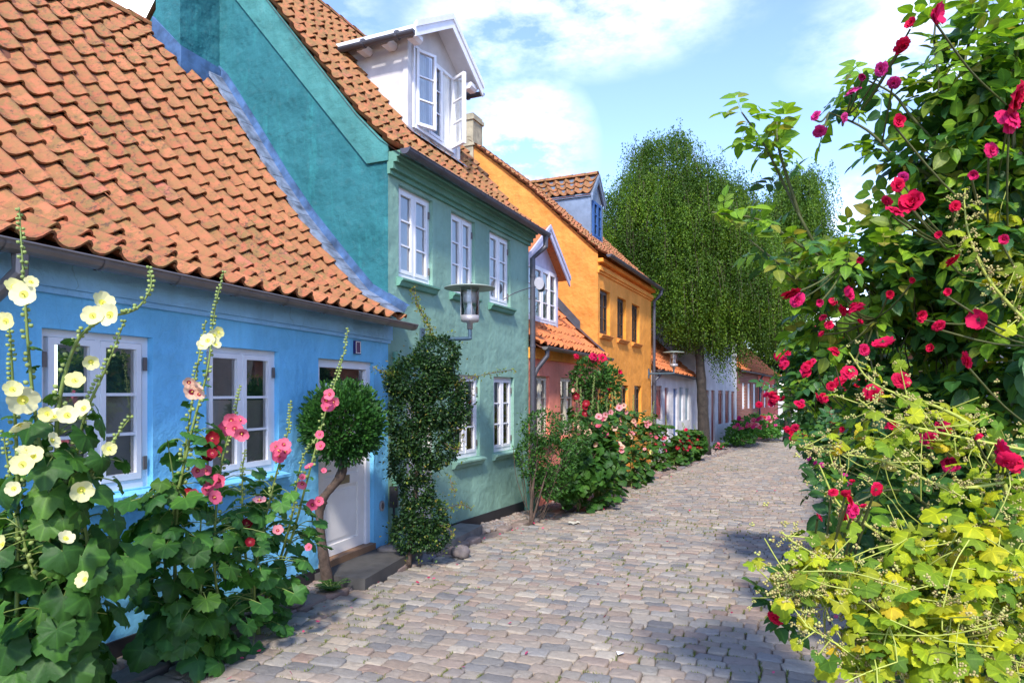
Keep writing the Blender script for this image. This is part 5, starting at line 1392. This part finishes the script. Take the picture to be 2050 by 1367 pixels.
mid_holly(1438, 27.2, 868, ['pinkp'], 'small hollyhock in front of the tall white house', 40, 12, stems=2)
root, b = shrub('rose_shrub', 'pink flowering rose shrub along the brick cottage wall', 'rose', (10.0, 29.4), [B3(1490, 858, 29, 26, 18, .7), B3(1470, 868, 28.4, 16, 14, .5), B3(1510, 850, 30, 20, 20, .7), B3(1480, 878, 28.6, 30, 10, .6)], 2600, (.08, .15), 'holly_mid', outl=.15)
for i in range(34):
    q = Pt(rng.uniform(1470, 1525), rng.uniform(836, 858), 28.2); put_flower(root, b, q, ['rosepink', 'palepink', 'pinkp'][i % 3], rng.uniform(.13, .2), face_dir(q), 'rose_flower')
root, b = shrub('rose_shrub', 'farthest pink and red rose shrub, along the red cottage wall', 'rose', (12.6, 33.2), [B3(1540, 848, 33, 26, 18, .8), B3(1525, 856, 32, 20, 14, .7), B3(1535, 866, 32, 30, 8, .7)], 2400, (.08, .15), 'holly_mid', outl=.15)
for i in range(26):
    q = Pt(rng.uniform(1518, 1558), rng.uniform(832, 856), 32); put_flower(root, b, q, ['rosepink', 'palepink', 'rosered'][i % 3], rng.uniform(.14, .22), face_dir(q), 'rose_flower')

# ------------------------------------------------------------------ WEEPING BIRCH
def weeping(name, label, base, blobs, nstr, floor_z, trunk, leaf=.078, per=.050, mat='birch_leaf', lenr=(.5, 2.6), bark='bark_grey', tr=.19):
    bz = float(gz(base[1]))-.05; b = np.array([base[0], base[1], bz]); root = empty(name, tuple(b), label, 'tree')
    ms_ = MB()
    for pts, r0 in trunk:
        cv = curve(pts, 26); ms_.tube(cv, np.linspace(r0, r0*.3, len(cv))*(1+.08*rng.normal(size=len(cv))), 10)
    nb = max(20, nstr//26); Pb, Db = blob_points(blobs, nb, .45); ib = rng.integers(0, nb, nstr); sp = rng.normal(0, 1, (nstr, 3))*np.array([.34, .34, .16])*(leaf/.095)
    P_ = Pb[ib]+sp; D_ = Db[ib]*.5+sp; D_ /= np.linalg.norm(D_, axis=1)[:, None]; bl = rng.uniform(.35, 1.0, nb)
    pos = []; tw = MB(); cnt_ = -1
    for p, d in zip(P_, D_):
        cnt_ += 1; L_ = lenr[1]*bl[ib[cnt_]]*rng.uniform(.55, 1.1); fl_ = floor_z(p[0], p[1])+abs(rng.normal(0, .35))
        L_ = min(L_, max(.15, p[2]-fl_)); n = max(4, int(L_/per)); t = np.linspace(0, 1, n)
        arch = np.stack([d[0]*.35*np.sin(t*1.3), d[1]*.35*np.sin(t*1.3), .12*np.sin(t*3.14)*(1-t)-L_*t**1.25], 1)
        s = p+arch+rng.normal(0, .05, (n, 3))*np.array([1, 1, .4]); pos.append(s)
        if rng.random() < .12: tw.tube(p+arch[::max(1, n//5)], .004, 3, cap=False)
    ms_.build('trunk', M[bark], root, b, True)
    if tw.n: tw.build('twigs', M['bark'], root, b)
    pos = np.concatenate(pos); n = len(pos); mb = MB()
    q = T([(0, 0, 0), (.34, .42, .06), (0, 1, -.05), (-.34, .42, .06)], [(0, 1, 2), (0, 2, 3)])
    mb.inst(q, frames(rv(n, .6)+np.array([0, 0, -.8]), rv(n))*rng.uniform(leaf*.6, leaf*1.15, n)[:, None, None], pos)
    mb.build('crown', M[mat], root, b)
    return n
dW = 25.0
wb = [B3(1445, 640, dW, 38, 45, .8), B3(1410, 640, dW, 40, 40, .8), B3(1235, 560, dW, 30, 50, .8), B3(1250, 620, dW, 30, 30, .6), B3(1215, 470, dW, 18, 40, .5), B3(1340, 262, dW, 26, 22, .5), B3(1338, 320, dW, 55, 55, 1.1), B3(1278, 370, dW, 40, 62, 1.0), B3(1395, 365, dW, 50, 60, 1.2), B3(1450, 405, dW, 45, 66, 1.2), B3(1255, 440, dW, 40, 80, 1.0), B3(1320, 440, dW, 70, 110, 1.7), B3(1410, 450, dW, 80, 110, 1.9), B3(1240, 510, dW, 34, 60, .8),
      B3(1480, 480, dW, 62, 110, 1.5), B3(1530, 520, dW, 55, 90, 1.3), B3(1360, 560, dW, 80, 70, 1.8), B3(1450, 580, dW, 80, 70, 1.7), B3(1545, 590, dW, 45, 60, 1.0), B3(1310, 560, dW, 45, 60, 1.1), B3(1275, 318, dW, 22, 22, .5), B3(1400, 300, dW, 22, 20, .5)]
def wfloor(x, y):
    px = 1025+1367*x/y; yy = np.interp(px, [1200, 1240, 1290, 1330, 1380, 1410, 1440, 1470, 1500, 1540, 1580, 1640], [560, 590, 640, 690, 715, 700, 775, 780, 715, 745, 700, 560]); return 2+(787-yy)*y/1367
tb = np.array([7.06, 25.0, float(gz(25))-.05])
n1 = weeping('weeping_birch', 'huge weeping birch towering over the white houses, curtains of small green leaves', (7.06, 25.0), wb, 13500, wfloor,
    [([tb, Pt(1406, 800, 25), Pt(1400, 700, 25), Pt(1396, 600, 25), Pt(1390, 480, 25), Pt(1370, 340, 25)], .22), ([Pt(1398, 650, 25), Pt(1440, 560, 25.2), Pt(1480, 440, 25.2)], .12), ([Pt(1396, 620, 25), Pt(1340, 520, 24.8), Pt(1290, 400, 24.8)], .12), ([Pt(1400, 690, 25), Pt(1380, 640, 24.4), Pt(1330, 600, 24.2)], .08)])
wb2 = [B3(1600, 380, 31, 34, 48, 1.3), B3(1570, 430, 31, 45, 60, 1.5), B3(1605, 470, 31, 36, 80, 1.4), B3(1580, 560, 31, 48, 70, 1.5)]
n2 = weeping('weeping_birch', 'second weeping birch farther off, rising bluish behind the right side of the big one', (12.9, 32.0), wb2, 3600, lambda x, y: 4.2,
    [([np.array([12.9, 32.0, -.3]), Pt(1585, 600, 31.5), Pt(1590, 450, 31)], .2)], leaf=.10)
# dense trees closing the street
for (bx, by, blobs, lab) in (((14.9), 41.5, [B3(1565, 700, 41, 50, 60, 2.0), B3(1540, 650, 41, 50, 50, 2.0), B3(1600, 720, 41, 40, 60, 2.0)], 'dark broadleaf tree rising behind the far garden wall'),
                             ((18.6), 43.0, [B3(1650, 740, 43, 60, 60, 2.5), B3(1625, 770, 43, 40, 50, 2.0)], 'rounded dark tree right of the far gateway'),
                             ((11.0), 44.0, [B3(1490, 600, 44, 60, 70, 2.4), B3(1440, 560, 44, 60, 70, 2.4)], 'dark tree behind the brick cottage roof'),
                             ((24.0), 44.0, [B3(1760, 690, 44, 90, 60, 3.0), B3(1840, 680, 44, 80, 70, 3.0)], 'broad dark tree beyond the climbing roses')):
    shrub('broadleaf_tree', lab, 'tree', (bx, by), blobs, 6500, (.18, .36), 'far_green', trunk=[([np.array([bx, by, 2.0]), np.array([blobs[0][0], blobs[0][1], blobs[0][2]])], .25)], bark='bark_grey', outl=.5, shell=.3)
# ------------------------------------------------------------------ RIGHT: CLIMBING ROSES AND YELLOWING MALLOWS
def rose_bush(name, label, base, canes, blobs, nspray, ssize, flowers, mat='rose_dark', light_share=.3, droop=.25, cr=.011, cat='rose', extra=(), shell=.3):
    """canes: lists of world points; leaf sprays fill the blobs and run along the canes"""
    bz = float(gz(base[1]))-.05; b = np.array([base[0], base[1], bz]); root = empty(name, tuple(b), label, cat, 'rose bushes on the right side of the street')
    mc = MB(); P = []; D = []; CV = []
    P_, D_ = blob_points(blobs, nspray, shell); P.append(P_); D.append(D_)
    for cn in canes:
        pts, n_, frm = cn[0], cn[1], (cn[2] if len(cn) > 2 else True)
        cv = curve(([b] if frm else [])+pts, 34); mc.tube(cv, np.linspace(cr*(1 if frm else .6), .0028, len(cv)), 7, cap=False)
        s = cv[len(cv)//3:] if frm else cv; CV.append(s)
        for q in (cv[-1], cv[-2], cv[-1]): P.append(q[None]); D.append(np.array([[rng.normal(0, .3), -.1, .9]]))
        for i in range(n_):
            q = s[rng.integers(0, len(s))]; d = rng.normal(0, 1, 3); d[2] = abs(d[2])*.4; d /= np.linalg.norm(d); P.append((q+d*.01)[None]); D.append(d[None])
    P = np.concatenate(P); D = np.concatenate(D); n = len(P)
    # twigs feeding some of the sprays
    for i in rng.integers(0, len(P_), len(P_)//7):
        p = P[i]; q = p-np.array([(p[0]-b[0])*.25, (p[1]-b[1])*.25, rng.uniform(.1, .3)])+rng.normal(0, .04, 3)
        mc.tube(curve([q, (p+q)/2+rng.normal(0, .02, 3), p], 6), .003, 4, cap=False)
    allp = np.concatenate([P_]+CV)
    for (pos, kind, size) in flowers:
        q = allp+np.array([0, 0, .05]); i = np.argmin(np.linalg.norm(q-(pos-np.array([0, 0, .10])), axis=1)); q = allp[i]
        if np.linalg.norm(q-pos) < .5: mc.tube(curve([q, (q+pos)/2+np.array([0, .01, -.02]), pos+np.array([0, .01, -.008])], 8), .0032*max(1, pos[1]/3), 5, cap=False)
    mc.build('cane', M['cane'], root, b, True)
    Y = D+rv(n, .55)+np.array([0, 0, -droop]); Z = UP*.9+D*.3+rv(n, .35)+np.array([-.1, -.25, 0]); S = rng.uniform(ssize[0], ssize[1], n)
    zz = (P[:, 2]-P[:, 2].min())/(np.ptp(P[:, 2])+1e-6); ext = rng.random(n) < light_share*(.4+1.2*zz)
    a = MB(); l_ = MB()
    for k, t_ in enumerate(SP5+SP7):
        ks = rng.integers(0, 5, n)
        pass
    ks = rng.integers(0, 5, n)
    for k, t_ in enumerate(SP5+SP7):
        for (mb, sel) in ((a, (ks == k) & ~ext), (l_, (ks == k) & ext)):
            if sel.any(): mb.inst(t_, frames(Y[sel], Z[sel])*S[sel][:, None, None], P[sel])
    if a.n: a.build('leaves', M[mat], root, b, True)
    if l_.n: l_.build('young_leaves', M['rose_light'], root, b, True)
    for (pos, kind, size) in flowers:
        o = put_flower(root, b, pos, kind, size*rng.uniform(.85, 1.1), face_dir(pos, .85), 'rose_flower')
    return root, b
# the big bush near the camera
dR = 2.35
rose_bush('rose_bush', 'tall rose bush nearest the camera at the right edge, crimson blooms reaching into the sky', (2.0, 2.55),
    [([Pt(1990, 760, 2.4), Pt(1940, 420, 2.35), Pt(1895, 230, 2.3), Pt(1872, 100, 2.3), Pt(1873, 40, 2.3)], 26), ([Pt(1980, 700, 2.4), Pt(1900, 400, 2.35), Pt(1800, 320, 2.3), Pt(1735, 260, 2.3), Pt(1660, 225, 2.3)], 18),
     ([Pt(1915, 330, 2.3), Pt(1830, 240, 2.3), Pt(1790, 190, 2.3), Pt(1735, 160, 2.3)], 10, False), ([Pt(1960, 300, 2.3), Pt(1930, 150, 2.3), Pt(1960, 40, 2.3), Pt(2010, 12, 2.3)], 10, False),
     ([Pt(2040, 600, 2.3), Pt(2030, 300, 2.2), Pt(2035, 120, 2.2), Pt(2048, 40, 2.2)], 20)],
    [B3(1900, 170, 2.3, 60, 70, .18), B3(1960, 300, 2.3, 105, 120, .24), B3(1980, 120, 2.3, 70, 80, .2), B3(2030, 190, 2.3, 60, 110, .24), B3(1980, 470, 2.3, 130, 130, .3), B3(2030, 640, 2.3, 120, 150, .3), B3(1900, 330, 2.3, 55, 60, .2), B3(1900, 560, 2.45, 110, 110, .3), B3(1930, 780, 2.5, 130, 130, .3), B3(2040, 850, 2.3, 90, 120, .3)],
    1050, (.10, .165),
    FP([(1873, 30, 42), (1826, 50, 40), (1806, 92, 38), (1795, 245, 44), (1828, 410, 76), (1790, 425, 40), (1912, 413, 24), (2032, 195, 66), (2026, 235, 44), (1898, 585, 30), (1840, 632, 40), (1866, 698, 34), (1880, 652, 26), (1798, 370, 30), (1776, 402, 26), (1950, 350, 34), (1905, 520, 34), (1960, 640, 40), (2010, 480, 34), (1985, 300, 30), (1935, 720, 36), (1880, 470, 26)], 2.1, 'rosered', .04)+
    FP([(1765, 138, 32), (1730, 152, 32), (1708, 184, 36), (1790, 166, 24), (1690, 236, 24), (1634, 232, 26), (1641, 262, 28), (1808, 355, 20)], 2.25, 'rosepink', .04), light_share=.5)
# the arching sprays toward the left
rose_bush('rose_bush', 'rose bush with long arching leafy canes reaching left over the street', (1.55, 2.75),
    [([Pt(1900, 820, 2.6), Pt(1800, 640, 2.55), Pt(1700, 550, 2.5), Pt(1600, 490, 2.5), Pt(1520, 440, 2.45), Pt(1425, 425, 2.45)], 24), ([Pt(1660, 540, 2.5), Pt(1610, 450, 2.45), Pt(1570, 370, 2.45), Pt(1530, 290, 2.4), Pt(1485, 225, 2.4)], 15, False),
     ([Pt(1600, 430, 2.45), Pt(1560, 300, 2.4), Pt(1555, 235, 2.4)], 8, False), ([Pt(1700, 560, 2.5), Pt(1600, 560, 2.5), Pt(1550, 520, 2.5), Pt(1500, 480, 2.5)], 12, False), ([Pt(1850, 900, 2.6), Pt(1780, 800, 2.6), Pt(1700, 680, 2.6), Pt(1600, 600, 2.55)], 18)],
    [B3(1650, 520, 2.5, 55, 50, .2), B3(1740, 540, 2.5, 80, 75, .28), B3(1800, 470, 2.5, 60, 60, .25), B3(1720, 640, 2.6, 100, 80, .3), B3(1830, 700, 2.7, 110, 110, .3), B3(1820, 850, 2.7, 110, 90, .3), B3(1860, 500, 2.6, 80, 80, .25)],
    520, (.09, .145),
    FP([(1693, 590, 52), (1672, 600, 34), (1710, 612, 36), (1688, 620, 30), (1583, 585, 40), (1596, 600, 30), (1640, 605, 26), (1645, 632, 26), (1768, 685, 50), (1640, 665, 26), (1660, 650, 18), (1730, 700, 24), (1880, 855, 46), (1862, 878, 46), (1900, 922, 58), (1700, 745, 30), (1750, 790, 32), (1805, 760, 34), (1725, 640, 26), (1780, 590, 30), (1830, 560, 28), (1672, 700, 26), (1690, 860, 28), (1790, 850, 32), (1720, 520, 24)], 2.35, 'rosered', .04), light_share=.62, shell=.2)
# lower right roses
rose_bush('rose_bush', 'low rose bush full of crimson flowers deep in the yellow foliage at the lower right', (1.75, 2.2),
    [([Pt(1950, 1250, 2.2), Pt(1880, 1050, 2.15), Pt(1800, 980, 2.1), Pt(1700, 1010, 2.1)], 14), ([Pt(1850, 1300, 2.1), Pt(1750, 1150, 2.05), Pt(1660, 1180, 2.0), Pt(1555, 1230, 2.0)], 12), ([Pt(2000, 1100, 2.1), Pt(2010, 950, 2.0)], 6)],
    [B3(1850, 1060, 2.3, 120, 90, .3), B3(1960, 1120, 2.3, 120, 120, .3), B3(1760, 1040, 2.5, 80, 70, .3), B3(1930, 980, 2.3, 110, 70, .25), B3(1900, 1300, 2.2, 140, 80, .25), B3(2030, 1300, 2.1, 90, 110, .25)],
    360, (.10, .155),
    FP([(2003, 905, 40), (2030, 918, 44), (2015, 925, 34), (1755, 980, 30), (1700, 1003, 34), (1712, 1020, 30), (1695, 990, 22), (1706, 965, 20), (1553, 1236, 38), (1640, 1035, 20), (1755, 975, 24), (1955, 870, 30), (1690, 1040, 26), (1730, 1015, 26), (1668, 985, 22)], 1.95, 'rosered', .04), light_share=.15)
# further roses by the street edge
rose_bush('rose_bush', 'rose bush in the middle distance with clusters of small crimson blooms beside the street', (4.6, 7.2),
    [([Pt(1700, 850, 7), Pt(1650, 720, 6.8), Pt(1600, 680, 6.8)], 10), ([Pt(1680, 900, 7), Pt(1600, 800, 6.8), Pt(1560, 780, 6.8)], 10), ([Pt(1760, 850, 7), Pt(1740, 700, 7)], 5)],
    [B3(1635, 760, 7, 42, 60, .4), B3(1670, 830, 6.8, 55, 80, .5), B3(1690, 740, 7, 60, 60, .5), B3(1640, 700, 7, 40, 35, .4), B3(1740, 800, 6.8, 80, 110, .6), B3(1700, 900, 6.6, 60, 60, .5), B3(1620, 830, 6.8, 30, 35, .3)],
    1500, (.13, .22),
    FP([(x+rng.normal(0, 9), y+rng.normal(0, 9), rng.uniform(13, 20)) for (x, y, k) in ((1568, 715, 9), (1615, 735, 9), (1545, 797, 12), (1590, 865, 10), (1680, 765, 9), (1648, 790, 5), (1655, 835, 3), (1700, 690, 5), (1602, 805, 3), (1730, 760, 4), (1636, 668, 4)) for _ in range(k)], 6.5, 'rosered', .1)[:73], light_share=.22, cr=.016)
rose_bush('rose_bush', 'dark leaved rose bush with few blooms at the street kerb behind the yellow stems', (3.55, 5.2),
    [([Pt(1780, 1000, 5), Pt(1720, 900, 4.9)], 6), ([Pt(1700, 1000, 5), Pt(1650, 930, 4.9)], 5)],
    [B3(1760, 960, 4.9, 85, 75, .4), B3(1700, 960, 4.9, 50, 55, .35), B3(1800, 880, 4.8, 80, 90, .4), B3(1780, 1080, 4.6, 70, 60, .35), B3(1690, 880, 5, 50, 50, .35), B3(1850, 960, 4.4, 100, 120, .4)],
    1100, (.11, .17),
    FP([(1690, 955, 16), (1702, 962, 16), (1620, 918, 10), (1632, 926, 10), (1712, 1000, 18), (1665, 900, 12), (1800, 900, 20), (1750, 860, 20), (1670, 925, 12), (1645, 930, 9)], 4.5, 'rosepink', .06), light_share=.15, cr=.014)
# yellowing mallows
SEED = T(np.concatenate([BUD.v*.5+np.array([dx, dy, dz]) for dx, dy, dz in ((0, 0, 0), (.5, .2, .1), (-.4, .3, .2), (.1, -.5, .15), (.1, .2, .55))]), [tuple(int(i)+k*len(BUD.v) for i in BUD.loops[j*4:j*4+4]) for k in range(5) for j in range(len(BUD.sizes))])
def mallow(label, base, stems, blobs, nleaf, lsize):
    bz = float(gz(base[1]))-.03; b = np.array([base[0], base[1], bz]); root = empty('mallow', tuple(b), label, 'mallow', 'yellowing mallows at the lower right')
    ms_ = MB(); sd = MB(); L = []
    for st, frm in stems:
        cv = curve(([b] if frm else [])+st, 40); ms_.tube(cv, np.linspace(.009 if frm else .005, .002, len(cv)), 6, cap=False)
        s = cv[(14 if frm else 0):]
        for q in s[::1]:
            for __ in range(2):
                if rng.random() < .8:
                    p = q+rng.normal(0, .018, 3); d = rv(1); sd.inst(SEED, frames(d, UP[None])*rng.uniform(.008, .015), p[None])
            if rng.random() < .45:
                d = rng.normal(0, 1, 3); d /= np.linalg.norm(d); p = q+d*rng.uniform(.03, .11); ms_.tube([q, p], .0018, 4, cap=False); L.append((p, d+np.array([0, 0, -.5]), rng.uniform(*lsize)*.8))
                for __ in range(3): sd.inst(SEED, frames(rv(1), UP[None])*rng.uniform(.007, .013), (q+(p-q)*rng.uniform(.4, 1))[None]+rv(1, .012))
    P_, D_ = blob_points(blobs, nleaf, .25)
    for p, d in zip(P_, D_): L.append((p, d*np.array([1, 1, .3])+rng.normal(0, .4, 3)+np.array([-.1, -.2, -.45]), rng.uniform(*lsize)))
    for i in rng.integers(0, len(P_), nleaf//2):
        p = P_[i]; q = p+rng.normal(0, .10, 3)+np.array([.08, .02, -.06]); ms_.tube(curve([q, (p+q)/2+rng.normal(0, .015, 3), p], 6), .0017, 4, cap=False)
        if rng.random() < .7:
            for __ in range(4): sd.inst(SEED, frames(rv(1), UP[None])*rng.uniform(.008, .014), (q+rng.normal(0, .03, 3))[None])
    lm = MB(); ks = rng.integers(0, 5, len(L))
    P2 = np.array([x[0] for x in L]); Y = np.array([x[1] for x in L]); S = np.array([x[2] for x in L]); Z = UP*.8+np.array([-.2, -.55, 0])+rv(len(L), .35)
    for k in range(5):
        s_ = ks == k
        if s_.any(): lm.inst(LP[k], frames(Y[s_], Z[s_])*S[s_][:, None, None], P2[s_])
    ms_.build('stem', M['cane_y'], root, b, True); lm.build('leaves', M['yellow_leaf'], root, b, True); sd.build('seed_heads', M['seed'], root, b, True)
    return root
mallow('yellowing mallow sprawling from the right edge, broad lime leaves and dry seed heads', (1.55, 1.85),
    [([Pt(1980, 1200, 1.9), Pt(1850, 1120, 1.85), Pt(1750, 1060, 1.85), Pt(1680, 1010, 1.85), Pt(1640, 930, 1.85)], True), ([Pt(2050, 1010, 1.8), Pt(1950, 1080, 1.8), Pt(1870, 1130, 1.8), Pt(1780, 1150, 1.8)], False), ([Pt(2050, 960, 1.85), Pt(1900, 975, 1.85), Pt(1780, 925, 1.85), Pt(1660, 905, 1.85), Pt(1610, 895, 1.85)], False)],
    [B3(1930, 1110, 1.75, 120, 90, .16), B3(1850, 1180, 1.7, 110, 70, .18), B3(2000, 1190, 1.7, 90, 90, .18), B3(2010, 1050, 1.8, 70, 60, .14)], 270, (.014, .044))
mallow('lime yellow mallow leaning low toward the cobbles at the bottom right', (1.25, 1.8),
    [([Pt(1880, 1300, 1.8), Pt(1780, 1180, 1.75), Pt(1690, 1150, 1.75), Pt(1620, 1110, 1.75), Pt(1565, 1065, 1.75)], True), ([Pt(1850, 1220, 1.75), Pt(1740, 1210, 1.7), Pt(1640, 1180, 1.7), Pt(1560, 1150, 1.7)], False), ([Pt(1900, 1330, 1.7), Pt(1800, 1330, 1.65), Pt(1700, 1300, 1.65), Pt(1610, 1250, 1.65)], False), ([Pt(1650, 1180, 1.7), Pt(1580, 1190, 1.7), Pt(1550, 1170, 1.7)], False)],
    [B3(1680, 1140, 1.75, 70, 50, .12), B3(1760, 1200, 1.7, 80, 70, .14), B3(1600, 1150, 1.72, 42, 45, .08), B3(1700, 1330, 1.65, 90, 30, .1), B3(1840, 1290, 1.65, 90, 60, .14), B3(1740, 1290, 1.65, 60, 40, .1)], 190, (.013, .037))
mallow('tall wiry yellow mallow with dry brown seed clusters in the middle of the rose bushes', (1.55, 2.05),
    [([Pt(2045, 1250, 2.0), Pt(2020, 1000, 2.0), Pt(1960, 870, 2.0), Pt(1890, 820, 2.0), Pt(1800, 790, 2.0), Pt(1740, 760, 2.0), Pt(1700, 705, 2.0)], True), ([Pt(2050, 640, 2.0), Pt(1980, 560, 2.0), Pt(1940, 470, 2.0), Pt(1930, 400, 2.0)], False), ([Pt(2050, 900, 1.95), Pt(1900, 870, 1.95), Pt(1780, 840, 1.95), Pt(1720, 800, 1.95)], False), ([Pt(2050, 1340, 1.6), Pt(1950, 1250, 1.6), Pt(1880, 1200, 1.6)], False)],
    [B3(1900, 860, 2.05, 110, 55, .12), B3(1780, 880, 2.05, 70, 50, .12), B3(2010, 480, 2.1, 50, 80, .12), B3(1960, 1300, 1.6, 80, 60, .12), B3(2030, 950, 1.9, 40, 50, .1)], 110, (.014, .038))

# ------------------------------------------------------------------ STREET LAMPS AND SMALL THINGS
def lamp(Hh, t, z, arm, label, k=1.0):
    """wall lantern on a pipe arm standing out from the facade"""
    q = Hh.O+Hh.e*t; b = np.array([q[0], q[1], z]); n = -Hh.sd; n3 = np.array([n[0], n[1], 0])
    root = empty('wall_lamp', tuple(b), label, 'street lamp', 'disc topped street lamps on the house walls', rz=math.atan2(Hh.e[1], Hh.e[0]))
    mb = MB(); mb.box(-.05, .05, -.03, -.003, -.14, .16); mb.box(-.035, .035, -.05, -.03, -.05, .05); mb.build('wall_plate', M['lamp_arm'], root)
    mb = MB(); mb.tube(curve([(0, -.05, 0), (0, -arm+.06, 0), (0, -arm, .02), (0, -arm, .14)], 20)*1.0, .026, 12); mb.tube([(0, -arm*.45, 0), (0, -arm*.45-.04, 0)], .032, 12); mb.build('arm', M['lamp_arm'], root)
    c = (0, -arm, 0)
    mb = MB(); mb.lathe([(.0, .12), (.038, .12), (.038, .20), (.11, .215), (.122, .24), (.122, .30), (.105, .30), (.105, .285), (0, .285)], c, 24); hd = mb.build('lamp_base', M['lamp_metal'], root, None, True)
    mb = MB(); mb.lathe([(.118, .30), (.118, .655)], c, 28); mb.build('lamp_glass', M['lampglass'], root, None, True)
    mb = MB(); mb.lathe([(.0, .30), (.085, .30), (.03, .43), (.028, .46), (0, .46)], c, 20); mb.lathe([(.0, .47), (.085, .47), (.10, .60), (.0, .62)], c, 20); mb.build('reflector', M['white'], root, None, True)
    mb = MB(); mb.lathe([(0, .70), (.10, .695), (.30, .672), (.335, .66), (.335, .650), (.28, .655), (.12, .66), (0, .66)], c, 36); mb.build('lamp_hood', M['lamp_top'], root, None, True)
    mb = MB()
    for a in (0.7, 2.3, 3.8, 5.4): mb.tube([(.121*math.cos(a), -arm+.121*math.sin(a), .28), (.121*math.cos(a), -arm+.121*math.sin(a), .66)], .005, 5)
    mb.build('strut', M['lamp_metal'], root)
lamp(HG, .79, 2.72, .74, 'disc topped wall lamp on a bent arm above the climbing shrub, green house')
lamp(HO, 5.35, 2.62, .80, 'disc topped wall lamp at the far end of the ochre house front')
lamp(RD, .5, 2.15, .80, 'farthest disc topped wall lamp, on the red cottage')
# window mirrors on a curved arm
q = HG.O+HG.e*3.45; zz = 3.62
root = empty('window_mirror', (q[0], q[1], zz), 'pair of small oval mirrors on a curved arm at the rightmost upper green house window', 'mirror', rz=math.atan2(HG.e[1], HG.e[0]))
mb = MB(); mb.tube(curve([(0, 0, -.02), (.15, -.14, .10), (.45, -.28, .22), (.68, -.34, .28)], 20), .009, 6); mb.build('arm', M['zinc_dark'], root)
for (cx, cy, cz, nrm, mt_, nm) in ((.72, -.38, .34, (-.8, -.6, .1), 'lamp_metal', 'mirror'), (.86, -.36, .32, (.9, -.3, .1), 'zinc_dark', 'mirror')):
    mb = MB(); nn = np.array(nrm)/np.linalg.norm(nrm); a_ = np.cross(nn, UP); a_ /= np.linalg.norm(a_); u_ = np.cross(a_, nn); V = []
    for sgn in (-.012, .012):
        for k in range(18): th_ = 2*math.pi*k/18; V.append(np.array([cx, cy, cz])+nn*sgn+a_*.09*math.cos(th_)+u_*.115*math.sin(th_))
    mb.add(V, [tuple(range(18)), tuple(range(18, 36))]+[(k, (k+1) % 18, 18+(k+1) % 18, 18+k) for k in range(18)]); mb.build(nm, M[mt_], root)
# things by the blue door
def blobby(name, label, cat, c, r, mat, seed):
    r_ = np.random.default_rng(seed); V = []; F = []; nu, nv = 16, 9
    for i in range(nv+1):
        ph = math.pi*i/nv
        for j in range(nu):
            th_ = 2*math.pi*j/nu; s = 1+.10*math.sin(3*th_+seed)*math.sin(ph)+.04*r_.normal(); V.append((r[0]*s*math.sin(ph)*math.cos(th_), r[1]*s*math.sin(ph)*math.sin(th_), max(-.6*r[2], r[2]*s*math.cos(ph))+.6*r[2]))
    F = [(i*nu+j, i*nu+(j+1) % nu, (i+1)*nu+(j+1) % nu, (i+1)*nu+j) for i in range(nv) for j in range(nu)]
    mb = MB(); mb.add(V, F); o = mb.build(name, M[mat], smooth=True); o.location = c; tag(o, label, cat); return o
blobby('boulder', 'flat grey boulder on the end of the dark door step', 'stone', (-1.46, 8.12, .115), (.14, .10, .055), 'kerb', 3)
blobby('boulder', 'round brown boulder between the two door steps', 'stone', (-.62, 8.35, .0), (.12, .11, .09), 'pebble', 5)
blobby('boulder', 'pale grey boulder under the pink hollyhocks at the kerb', 'stone', (-1.98, 6.15, .08), (.11, .09, .08), 'pebble', 6)
q = HG.O+HG.e*.03-HG.sd*.07
mb = MB(); mb.box(-.05, .05, -.06, .02, .0, .26); mb.box(-.04, .04, -.075, -.06, .04, .20); mb.tube([(0, -.03, .02), (.01, -.03, -.3), (-.01, -.03, -.56)], .014, 6)
o = mb.build('cable_box', M['plinth']); o.location = (q[0], q[1], .58); tag(o, 'small black cable box with hanging cable between the blue and green houses', 'box')
mb = MB(); V = []
for i in range(6):
    for j in range(6): V.append((i*.055-.14+rng.normal(0, .008), j*.04-.1+rng.normal(0, .008), .03*rng.random()+.02*math.sin(i*1.9)))
mb.add(V, [(i*6+j, i*6+j+1, (i+1)*6+j+1, (i+1)*6+j) for i in range(5) for j in range(5)])
o = mb.build('plastic_bag', M['cream_paint'], smooth=True); o.scale = (.7, .7, .6); o.location = (1.0, 10.95, float(gz(10.95))+.04); tag(o, 'crumpled pale plastic bag lying at the kerb below the shrub', 'bag')
mb = MB(); mb.add([(0, 0, 0), (.05, .01, .01), (.045, .05, 0), (-.004, .04, .012)], [(0, 1, 2, 3)])
p_ = Pt(1235, 1310, 2.0); o = mb.build('paper_scrap', M['white']); d_ = 1.86*1367/523; o.location = ((1237-1025)/1367*d_, d_, float(gz(d_))+.045); tag(o, 'tiny white scrap of paper on the cobbles in the foreground', 'paper')
